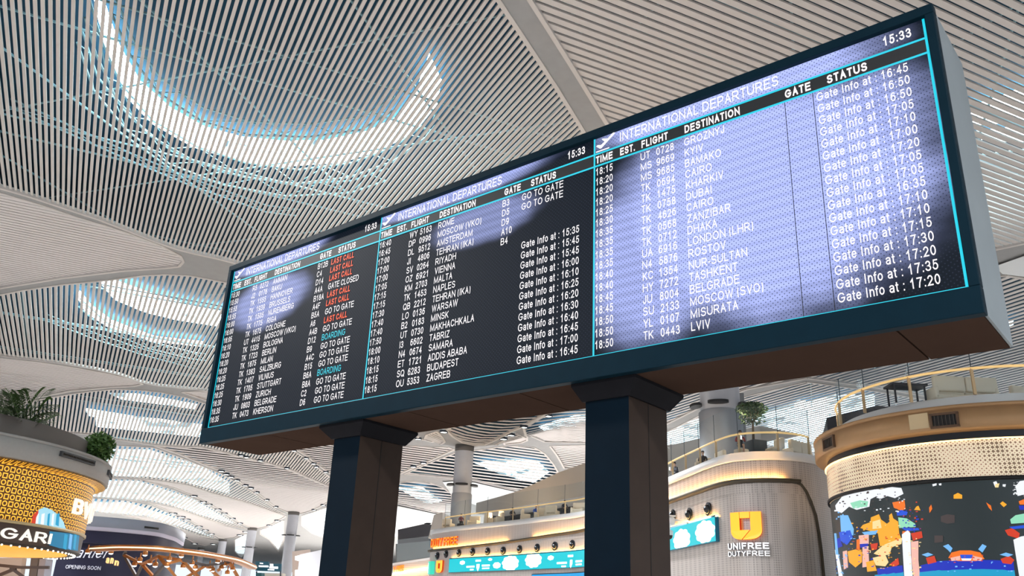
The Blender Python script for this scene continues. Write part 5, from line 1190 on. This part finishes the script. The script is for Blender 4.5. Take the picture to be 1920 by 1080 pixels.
for xa, xb in ((271, 296),): 
    a0, z1 = CB.hit(xa, 986.5); a1, z0 = CB.hit(xb, 993); CB.band(a0, a1, [(.0, z0), (.08, z0), (.08, z1), (.0, z1)], close=True).build('vent', M_VENT, t)
def cb_words(s, x0, y0, x1, y1, cap_px, th, shear, name):
    a0, z0 = CB.hit(x0, y0, -.4); a1, z1 = CB.hit(x1, y1, -.4); cap = CB.hit(x0, y0 - cap_px, -.4)[1] - z0
    vs, fs = text_fit(s, cap, a1 - a0, th, 1, shear); V, FS = front_back(vs, fs, lambda x, y, d: CB.pt(a0 + x, -.38 + d, z0 + (z1 - z0) * x / max(.01, a1 - a0) + y), .05); m = MB(); m.add(V, FS); m.build(name, mat('letter_silver', srgb(214, 214, 226), .4, emit=(.9, .9, 1), es=.35), t)
GLY['r'] = (.45, [[(.1, 0), (.1, .7)], [(.1, .42)] + _arc(.75, .42, .65, .26, 170, 80, 5)]); GLY['d'] = (.777, [_arc(.44, .35, .44, .35, 0, 360, 14), [(.92, 1), (.92, 0)]]); GLY['i'] = (.3, [[(.5, 0), (.5, .7)], [(.5, .94), (.5, .96)]])
cb_words('Cartier', 122, 1046, 197, 1046.5, 20, .11, .35, 'script_lettering')
cb_words('OPENING SOON', 123, 1066, 188, 1069, 7, .13, 0, 'small_lettering')
# copper canopy: a flat ring on slanting struts, hung with warm lamps
M_COP = mat('copper', srgb(186, 120, 66), .35, .6, noise=.1); M_COPD = mat('copper_dark', srgb(92, 84, 84), .5, .3)  # darker, greyer metal for the left lattice and every third strut
ZC = 4.3
ring = [at_z(x, y, ZC) for x, y in ((172, 1029), (200, 1027.5), (230, 1026.5), (290, 1028), (340, 1033), (380, 1038), (420, 1045), (450, 1052), (478, 1064))]
t = thing('copper_canopy', 'copper lattice canopy hung with small lamps in front of the navy boutique', 'canopy', (ring[3].x, ring[3].y, 0))
RP = Path([(p.x, p.y) for p in ring], 5)
RP.band(0, RP.len, [(-.35, ZC - .12), (.1, ZC - .12), (.1, ZC + .12), (-.35, ZC + .12)], close=True).build('ring_beam', M_COP, t)
RP.band(0, RP.len, [(.11, ZC - .03), (.13, ZC - .03), (.13, ZC + .03), (.11, ZC + .03)], close=True).build('light_line', mat('canopy_led', (1, .8, .6), .4, emit=(1, .72, .42), es=1.6), t)
def cz(x, y):                      # canopy points lie in a shallow slab behind the ring
    return at_depth(x, y, 44 + .03 * abs(x - 320) if x > 120 else 39.5)
STR = [((232, 1040), (256, 1082)), ((232, 1040), (267, 1058)), ((267, 1058), (288, 1082)), ((267, 1058), (256, 1082)), ((267, 1058), (298, 1043)), ((298, 1043), (310, 1058)), ((310, 1058), (288, 1082)), ((310, 1058), (330, 1082)), ((298, 1043), (340, 1050)), ((236, 1034), (232, 1040)), ((340, 1050), (310, 1058)), ((340, 1050), (372, 1082)), ((340, 1050), (386, 1060)), ((386, 1060), (350, 1082)), ((386, 1060), (410, 1082)), ((386, 1060), (430, 1054)), ((430, 1054), (408, 1070)), ((430, 1054), (446, 1082)), ((0, 1060), (40, 1064)), ((40, 1064), (92, 1064)), ((0, 1078), (30, 1066)), ((20, 1064), (44, 1082))]
lat = thing('metal_lattice', 'dark metal lattice under the gold tower, at the left edge', 'lattice', tuple(at_depth(40, 1090, 39.5)))
for i, (a, b) in enumerate(STR):
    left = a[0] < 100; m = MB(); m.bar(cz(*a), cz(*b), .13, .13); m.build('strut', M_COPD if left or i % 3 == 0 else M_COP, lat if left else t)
for i, (x, y) in enumerate(((164, 1036), (184, 1037), (208, 1037), (272, 1040), (340, 1043), (262, 1052), (252, 1060), (281, 1056), (291, 1061), (313, 1061), (317, 1050), (343, 1064), (360, 1058), (366, 1066), (392, 1066), (398, 1070), (408, 1054), (415, 1066), (426, 1076), (436, 1068), (420, 1060))):
    p = cz(x, y); m = MB(); m.tube([p + BZ * .42, p + BZ * .16], .035, 6); m.revolve([(.05, p.z + .2), (.13, p.z + .14), (.13, p.z - .02)], (p.x, p.y), 12); la = m.build('lamp', M_COP, t)
    m = MB(); m.revolve([(.12, p.z - .02), (.07, p.z - .07), (.005, p.z - .08)], (p.x, p.y), 12); m.build('lamp_bulb', M_LENS, la)
for s, (x0, y0, x1, y1), cap in (('an', (198, 1056, 212, 1057), 10), ('n', (214, 1060, 222, 1061), 9)): 
    p0, p1 = cz(x0, y0), cz(x1, y1); dx = (p1 - p0).normalized(); cc = (cz(x0, y0 - cap) - p0).length; vs, fs = text_fit(s, cc * 1.3, (p1 - p0).length, .2); V, FS = front_back(vs, fs, lambda x, y, d: p0 + dx * x + BZ * y - Vector((0, 1, 0)) * d, .05); m = MB(); m.add(V, FS); m.build('gold_lettering', mat('letter_gold', srgb(255, 210, 150), .4, emit=srgb(255, 200, 130), es=.9), t)
# pale boards under the gold tower, left edge
quadprism('white_board', [(-10, 1046), (42, 1046), (36, 1090), (-10, 1090)], 41, .3, mat('board_white', srgb(214, 218, 224), .6), 'white advertising board under the gold tower, at the left edge', 'board')
quadprism('grey_post', [(58, 1046), (72, 1046), (66, 1095), (52, 1095)], 41, .5, mat('post_grey', srgb(120, 118, 120), .6), 'grey post under the gold tower, right of the white board', 'post')
quadprism('pale_pylon', [(74, 1048), (86, 1048), (80, 1095), (68, 1095)], 41, .5, mat('pylon_pale', srgb(176, 180, 196), .6), 'pale pylon standing left of the navy hoarding', 'pylon')

# far end of the hall behind the left pillar
quadprism('far_white_wall', [(562, 1040), (606, 1030), (622, 1030), (616, 1095), (556, 1095)], 100, 6, mat('far_wall', srgb(206, 208, 216), .7), 'white block just left of the left dark pillar', 'wall')
t = thing('far_shop', 'small bright shop with orange sign left of the white block', 'shop', tuple(at_depth(555, 1090, 112)))
panel('shop_wall', [(548, 1034), (580, 1030), (580, 1095), (548, 1095)], 112, mat('far_shop_wall', srgb(196, 180, 170), .6), t)
panel('orange_sign', [(560, 1058), (570, 1056.5), (570, 1062), (560, 1063)], 111.5, M_ORANGE, t, .1); panel('white_sign', [(553, 1043), (566, 1040), (575, 1043), (575, 1048), (560, 1052), (553, 1050)], 111.4, M_SCRW, t, .1); panel('lit_window', [(553, 1069), (568, 1067), (568, 1090), (553, 1090)], 111.6, M_SCRW, t, .1)
t = thing('overhead_sign', 'dark teal overhead sign with white lettering between two far columns', 'sign', tuple(at_depth(505, 1090, 118)))
panel('sign_board', [(479, 1052), (504, 1053), (504, 1057), (527, 1057), (526, 1072), (479, 1070)], 118, mat('sign_teal', srgb(8, 62, 78), .4, emit=srgb(8, 70, 88), es=.4), t, .3)
for x in (480.5, 525.5): panel('post', [(x - .8, 1071), (x + .8, 1071), (x + .8, 1172), (x - .8, 1172)], 118, M_GUN, t, .2)
for x0, x1, y0, y1 in ((487, 493, 1055, 1057), (485, 503, 1060, 1063), (506, 512, 1057, 1062), (505, 521, 1062, 1066), (502, 514, 1067, 1069)): panel('sign_text', [(x0, y0), (x1, y0 + .5), (x1, y1 + .5), (x0, y1)], 117.6, M_SCRW, t, .05)
quadprism('teal_kiosk', [(480, 1074), (490, 1074), (490, 1095), (480, 1095)], 117, 1, mat('kiosk_teal', srgb(20, 90, 96), .5), 'teal post under the overhead sign, left side', 'post')
quadprism('beige_counter', [(484, 1074), (530, 1075), (530, 1095), (484, 1095)], 122, 1, mat('counter_beige', srgb(196, 190, 178), .6), 'beige counter under the overhead sign', 'counter')
# ------------------------------------------------------------------ lounge furniture, people, plants, camera, downlights
def fin(px, py, d, z=SLAB1):
    """a spot on the lounge floor: behind pixel (px, py) of the rail line, d metres in from the store front"""
    try: a = FAC.hit(px, py, -d)[0]
    except ValueError: a = FAC.hit(px, py)[0]
    q = FAC.at(a, -d); tg, nr = FAC.frame(a); return Vector((q.x, q.y, z)), tg, nr
M_SKIN = mat('skin', srgb(206, 160, 132), .6); M_HAIR = mat('hair_dark', srgb(30, 24, 22), .7)
def person(base, face, label, shirt, trousers, seat=.42, lean=.12, arm='phone', hair=M_HAIR, bare_legs=False, recline=0.0, scale=.8, cap=None, sleeve=None):
    """seated figure: one skinned body; hair, clothes colours by region; base = floor under the seat, face = looking direction"""
    f = Vector((face.x, face.y, 0)).normalized(); s = Vector((f.y, -f.x, 0)); base = Vector(base)
    def P(x, y, z): return base + (s * x + f * y + BZ * z) * scale
    lb = lean - recline
    hip, chest, neck, head = (0, 0, seat + .10), (0, lb * .55, seat + .42), (0, lb * .85, seat + .60), (0, lb + .07, seat + .74)
    J = {'hip': (*hip, .135), 'waist': (0, lb * .25, seat + .25, .125), 'chest': (*chest, .145), 'neck': (*neck, .055), 'chin': (0, lb + .05, seat + .67, .062), 'head': (0, lb + .05, seat + .775, .085), 'crown': (0, lb + .03, seat + .85, .06)}
    E = [('hip', 'waist'), ('waist', 'chest'), ('chest', 'neck'), ('neck', 'chin'), ('chin', 'head'), ('head', 'crown')]
    for q, n in ((-1, 'l'), (1, 'r')):
        J[n + 'sh'] = (q * .19, lb * .75, seat + .52, .06); J[n + 'el'] = (q * .25, lb * .5 + .10, seat + .28, .045)
        hx = q * .07 if (arm == 'phone' or (arm == 'one' and q > 0)) else q * .16
        hz = seat + .34 if (arm == 'phone' or (arm == 'one' and q > 0)) else seat + .16
        J[n + 'wr'] = (hx, lb * .5 + .33, hz, .03); J[n + 'pa'] = (hx * .9, lb * .5 + .40, hz + .02, .036)
        E += [('chest', n + 'sh'), (n + 'sh', n + 'el'), (n + 'el', n + 'wr'), (n + 'wr', n + 'pa')]
        for i in range(4): J[n + 'f%d' % i] = (hx * .9 + (i - 1.5) * .018, lb * .5 + .455 - .006 * abs(i - 1.3), hz + .025 - (.01 if i == 3 else 0), .0095); E.append((n + 'pa', n + 'f%d' % i))
        J[n + 'th'] = (hx * .9 - q * .04, lb * .5 + .42, hz + .055, .010); E.append((n + 'pa', n + 'th'))
        J[n + 'hp'] = (q * .10, .05, seat + .08, .09); J[n + 'kn'] = (q * .13, .46, seat + .07, .062); J[n + 'an'] = (q * .12, .48, .09, .042); J[n + 'to'] = (q * .13, .64, .045, .038)
        E += [('hip', n + 'hp'), (n + 'hp', n + 'kn'), (n + 'kn', n + 'an'), (n + 'an', n + 'to')]
    names = list(J); me = bpy.data.meshes.new('person'); me.from_pydata([P(*J[n][:3]) for n in names], [(names.index(a), names.index(b)) for a, b in E], [])
    o = bpy.data.objects.new('person', me); COL.objects.link(o)
    sk = o.modifiers.new('skin', 'SKIN'); sk.use_smooth_shade = True
    for i, n in enumerate(names):
        r = J[n][3] * scale; me.skin_vertices[0].data[i].radius = (r, r)
    me.skin_vertices[0].data[names.index('hip')].use_root = True
    ss = o.modifiers.new('sub', 'SUBSURF'); ss.levels = 1; ss.render_levels = 1
    dg = bpy.context.evaluated_depsgraph_get(); me2 = bpy.data.meshes.new_from_object(o.evaluated_get(dg)); o.modifiers.clear(); o.data = me2; bpy.data.meshes.remove(me)
    for m in (shirt, trousers, M_SKIN, M_GUN, sleeve or shirt): me2.materials.append(m)
    for p in me2.polygons:
        c = (p.center - base) / scale; x, y, z = c.dot(s), c.dot(f), c.z
        if z > seat + .60: k = 2
        elif z < .10: k = 3
        elif y > .15 and z < seat + .16 and z < seat + .2 and not (y > lb * .5 + .28 and z > seat + .12): k = 2 if (bare_legs and y > .36) else 1
        elif z < seat + .16: k = 1
        elif y > lb * .5 + .26: k = 2
        elif abs(x) > .16: k = 4
        else: k = 0
        p.material_index = k; p.use_smooth = True
    o['base'] = [0, 0, 0]; tag(o, label, 'person')
    def part(name, m, mt): 
        b = m.build(name, mt); b.parent = o; return b
    m = MB(); hc = P(0, lb + .035, seat + .80); m.blob(hc, .105 * scale, n=14, m=9, sq=(.92, 1.0, .95), jit=.03)
    keep = MB(); keep.v = m.v
    for fc, mi, sm in zip(m.f, m.m, m.sm):
        c = sum((Vector(m.v[i]) for i in fc), Vector()) / 4 - hc
        if c.z > -.01 * scale or c.dot(f) < -.03 * scale: keep.f.append(fc); keep.m.append(0); keep.sm.append(True)
    part('hair', keep, cap or hair)
    m = MB()
    for q in (-1, 1): m.blob(P(q * .03, lb + .132, seat + .765), .011 * scale, n=6, m=4)
    part('eyes', m, M_BLACK)
    m = MB(); m.blob(P(0, lb + .148, seat + .745), .016 * scale, n=6, m=5, sq=(.8, 1, 1.3)); part('nose', m, M_SKIN)
    m = MB(); m.blob(P(0, lb + .118, seat + .705), .02 * scale, n=6, m=4, sq=(1.1, .5, .35)); part('mouth', m, mat('lips', srgb(150, 84, 76), .6))
    m = MB()
    for q in (-1, 1): m.blob(P(q * .088, lb + .04, seat + .765), .022 * scale, n=6, m=5, sq=(.5, .8, 1.3))
    part('ears', m, M_SKIN)
    return o, P, lb
def phone(P, lb, seat, label, q=0):
    m = MB(); c = P(0, lb * .5 + .46, seat + .42); m.box(c, (.09, .02, .17), rz=.6); tag(m.build('phone', M_SIGNW), label, 'phone')
M_BLACKCLOTH = mat('cloth_black', srgb(28, 28, 34), .85, noise=.1); M_REDCLOTH = mat('cloth_red', srgb(150, 30, 34), .8); M_NAVYCL = mat('cloth_navy', srgb(36, 42, 58), .85); M_BLUECL = mat('cloth_blue', srgb(40, 90, 190), .8); M_GREYCL = mat('cloth_grey', srgb(110, 110, 116), .85); M_CAP = mat('cap_black', srgb(22, 22, 26), .8)
b1, tg, nr = fin(1388, 842, .85)
o, P, lb = person(b1, -tg * -.9 + nr * .5, 'person in red and black jacket and shorts sitting beside potted tree with phone', M_BLACKCLOTH, M_NAVYCL, seat=.55, lean=.2, bare_legs=True, sleeve=M_REDCLOTH, scale=.82)
phone(P, lb, .55, 'white phone held by the person in the red and black jacket')
m = MB(); cushion(m, b1 + BZ * .19 - nr * .05, (.5, .5, .36), (tg, nr, BZ)); tag(m.build('pouf', M_SOFA), 'cream pouf under the person in the red and black jacket', 'stool')
b2, tg, nr = fin(1318, 868, 1.0)
o, P, lb = person(b2, tg * .8 + nr * .5, 'person in black reclining in a cream chair behind the rail', M_BLACKCLOTH, M_BLACKCLOTH, seat=.45, lean=-.12, arm='rest', scale=.82)
sofa(b2 - (tg * .8 + nr * .5).normalized() * .1, tg * .8 + nr * .5, .95, 'cream armchair holding the reclining person in black', h=.9, arms=True, name='armchair')
b3, tg, nr = fin(1270, 886, 1.0)
o, P, lb = person(b3, tg * .2 + nr, 'person in dark shirt and cap sitting nearest the dark pillar, holding a white phone', M_NAVYCL, M_GREYCL, seat=.5, lean=.15, cap=M_CAP, scale=.825)
phone(P, lb, .5, 'white phone held by the person in the cap')
sofa(b3 - nr * .15, nr, .95, 'cream armchair of the person in the cap, nearest the pillar', h=.75, name='armchair')
bb, tg, nr = fin(1359, 850, 1.6); sofa(bb, -nr, 1.3, 'pair of cream chair backs left of the seated person in red and black', h=1.0, arms=False, name='armchair')
bb, tg, nr = fin(1492, 845, 1.3); sofa(bb, -nr + tg * .1, 2.0, 'long cream sofa at the right end of the corner lounge', h=1.05)
bb2, tg2, nr2 = fin(1453, 845, 1.15); sofa(bb2, -tg2, .9, 'cream corner seat left of the long sofa, right of the potted tree', h=.95, arms=False, name='armchair')
b4, tg, nr = fin(1490, 830, 2.6); person(b4, -nr, 'person seen only by the top of the head over the long cream sofa', M_GREYCL, M_GREYCL, seat=.62, lean=.0, arm='rest')
m = MB(); cushion(m, b4 + BZ * .22, (.6, .6, .42), (tg, nr, BZ)); tag(m.build('pouf', M_SOFA), 'cream pouf behind the long sofa', 'stool')
# potted tree
bt, tg, nr = fin(1414, 845, 1.75)
t = thing('potted_tree', 'small round-headed tree in a dark square planter behind the brass rail', 'tree', tuple(bt))
m = MB()
for q in (0, 1): cushion(m, bt + tg * (.0 + q * .0) + BZ * .42, (1.1, .7, .84), (tg, nr, BZ), r=.03); break
m.build('planter', mat('planter_slate', srgb(44, 54, 62), .6), t)
hz = at_plane(1412, 776, bt, Vector((0, -1, 0))).z
m = MB(); m.tube([bt + BZ * .8, bt + BZ * 1.6 + tg * .03, bt + BZ * (hz - SLAB1 - .35)], [.06, .05, .04], 7)
for i in range(9): a = i * .7; m.tube([bt + BZ * (hz - SLAB1 - .45), bt + BZ * (hz - SLAB1 + .15) + Vector((math.cos(a) * .5, math.sin(a) * .5, .1 * (i % 3)))], .018, 5)
m.build('trunk', M_STEM, t)
m = MB(); leaf_cloud(m, bt + BZ * (hz - SLAB1 + .22), .72, 1500, .075, (1, 1, .42)); leaf_cloud(m, bt + BZ * (hz - SLAB1 - .2), .62, 420, .07, (1, 1, .6)); m.build('crown', mat('tree_green', srgb(58, 84, 52), .55, noise=.4, nscale=14), t)
# lounge left of the nearer pillar: armchairs, lamps and people
arm = [(841, 983, 1.0), (888, 976, 1.6), (916, 973, 1.5), (936, 969, 1.4), (985, 966, 1.5), (1015, 964, 1.4), (1036, 961, 1.5), (1084, 950, 1.4)]
al = ['cream armchair at the far left end of the lounge, near the thick column', 'cream armchair in front of the thick column foot', 'cream armchair left of the person in black, far lounge', 'cream armchair right of the person in black, far lounge', 'cream armchair under the blue shirt, far lounge', 'low cream armchair turned aside, middle of the far lounge', 'large cream armchair alone between two posts, far lounge', 'cream armchair nearest the dark pillar, far lounge']
for i, ((x, y, d), lb_) in enumerate(zip(arm, al)):
    bb, tg, nr = fin(x, y, max(.85, d * .6)); sofa(bb, (nr if i % 2 else -nr) + tg * (.6 if i % 3 else -.5), 1.15, lb_, h=1.0, name='armchair', group='cream armchairs of the far lounge')
for x, y, d, lb_, sh in ((960, 968, 1.6, 'person in black sitting in the far lounge between two cream armchairs', M_BLACKCLOTH), (1004, 960, 2.1, 'person in blue shirt sitting in the far lounge', M_BLUECL), (1058, 955, 1.6, 'person in dark clothes sitting right of the large cream armchair', M_NAVYCL), (864, 980, 1.5, 'person in dark red sitting in front of the thick column foot', mat('cloth_plum', srgb(96, 44, 60), .8))):
    bb, tg, nr = fin(x, y, d * .6); person(bb, tg * .7 + nr * .3, lb_, sh, M_BLACKCLOTH, seat=.5, lean=.12, arm='rest', scale=.82)
    m = MB(); cushion(m, bb + BZ * .19 - tg * .02, (.46, .46, .36), (tg, nr, BZ)); tag(m.build('stool', M_DARKBOX), 'dark stool under the ' + lb_.split(' sitting')[0], 'stool')
for x, y, lb_ in ((918, 968, 'small table lamp with glowing shade, left part of the far lounge'), (940, 965, 'small table lamp with glowing shade, right of the first lamp')):
    bb, tg, nr = fin(x, y, 2.2); t = thing('table_lamp', lb_, 'lamp', tuple(bb)); m = MB(); m.tube([bb, bb + BZ * .9], .05, 6); m.revolve([(.25, bb.z + .02), (.25, bb.z), (.01, bb.z)], (bb.x, bb.y), 12); m.build('stand', M_GUN, t)
    m = MB(); m.revolve([(.24, bb.z + .85), (.2, bb.z + 1.2)], (bb.x, bb.y), 16); m.build('lamp_shade', mat('shade_lit', (1, .8, .6), .5, emit=(1, .66, .34), es=1.6), t)
    l = bpy.data.lights.new('lamp_light', 'POINT'); l.energy = 160; l.color = (1, .72, .42); l.shadow_soft_size = .15; lo = bpy.data.objects.new('lamp_light', l); COL.objects.link(lo); lo.location = bb + BZ * 1.45
for x, y in ((850, 960), (905, 955), (985, 948), (1060, 938), (1270, 860), (1345, 826), (1500, 812)):      # added warm fill points above the lounge, without fittings
    a = FAC.hit(x, y)[0]; l = bpy.data.lights.new('lounge_fill', 'POINT'); l.energy = 75; l.color = (1, .76, .5); l.shadow_soft_size = .2
    lo = bpy.data.objects.new('lounge_fill', l); COL.objects.link(lo); lo.location = FAC.pt(a, -1.4, 11.0)
# security camera on an arm from the store front, beside the nearer pillar
a, z = FAC.hit(1251, 978, 1.1); tg, nr = FAC.frame(a)
t = thing('security_camera', 'white security camera box with a dark dome under it, beside the nearer pillar', 'camera', tuple(FAC.pt(a, 1.0, z)))
c = FAC.pt(a, 1.0, z); M_CAMW = mat('camera_white', srgb(222, 224, 228), .45)
m = MB(); m.bar(FAC.pt(a, -.1, z + .1), FAC.pt(a, 1.0, z + .1), .08); m.build('arm', M_CAMW, t)
m = MB(); cushion(m, c, (.62, .34, .34), (tg, nr, BZ), r=.04); m.build('housing', M_CAMW, t)
m = MB(); cushion(m, c + BZ * .24, (.72, .42, .06), (tg, nr, BZ), r=.02); m.build('sun_shield', M_CAMW, t)
m = MB(); m.tube([c - BZ * .15, c - BZ * .4], .04, 8); m.revolve([(.05, c.z - .36), (.17, c.z - .42), (.17, c.z - .62)], (c.x, c.y), 16); m.build('dome_mount', M_CAMW, t)
m = MB(); m.blob(c - BZ * .64, .155, n=14, m=8); m.build('dome', mat('dome_black', srgb(14, 14, 18), .1), t)
m = MB(); m.blob(c + nr * .17, .045, n=8, m=5); m.build('lens', mat('dome_black', srgb(14, 14, 18), .1), t)
# downlights set in the vault edges
def downlight(px, py, label, group, r=.28):
    p = hit(px, py, -.12); t = thing('downlight', label, 'downlight', tuple(p), group)
    m = MB(); m.revolve([(r * 1.25, p.z + .18), (r * 1.25, p.z - .02), (r, p.z - .02), (r, p.z + .1)], (p.x, p.y), 14); m.build('housing', M_GUN, t)
    m = MB(); m.revolve([(r, p.z + .02), (.005, p.z + .02)], (p.x, p.y), 14, smooth=False); m.build('lamp_lens', M_LENS, t)
DL = [('over the tallest far column', [(414.7, 884), (424, 890), (433, 895), (444, 901.5), (460, 911), (470, 916), (481, 924), (500, 938), (517, 951), (589, 957), (606, 948)], .32, 'downlights along the edge that sinks to the tallest far column'),
      ('over the second far column', [(363, 931), (381, 942), (391.8, 947), (409, 956), (420.7, 963.5), (436, 973), (450, 982), (505, 986), (520, 977)], .42, 'downlights along the edge that sinks to the second far column'),
      ('over the third far column', [(324.4, 963.5), (340, 970), (350, 975), (373, 988), (385, 995), (396, 1002), (461, 998), (450, 1004)], .55, 'downlights along the edge that sinks to the third far column'),
      ('over the farthest column', [(345, 1009), (365, 1020), (400, 1021)], .6, 'downlights along the edge that sinks to the farthest column'),
      ('of the vault below the left end of the board', [(452, 855), (462, 858), (488, 864.5), (538, 879)], .26, 'downlights along the vault edge below the left end of the board'),
      ('of the vault edge beside the left dark pillar', [(551, 846), (574, 860), (588, 870), (593, 876), (611, 886)], .26, 'downlights along the vault edge beside the left dark pillar'),
      ('of the vault edge left of the thick column', [(784, 824), (832, 811), (775, 876), (794, 869)], .3, 'downlights left of the thick column head'),
      ('of the vault edge right of the thick column', [(944, 824), (958, 817), (982, 802), (1028, 781)], .3, 'downlights right of the thick column head')]
for wh, pts, r, gp in DL:
    for i, (x, y) in enumerate(pts): downlight(x, y, 'round white downlight in the edge ' + (wh if wh.startswith('of') else 'sinking ' + wh), gp, r)
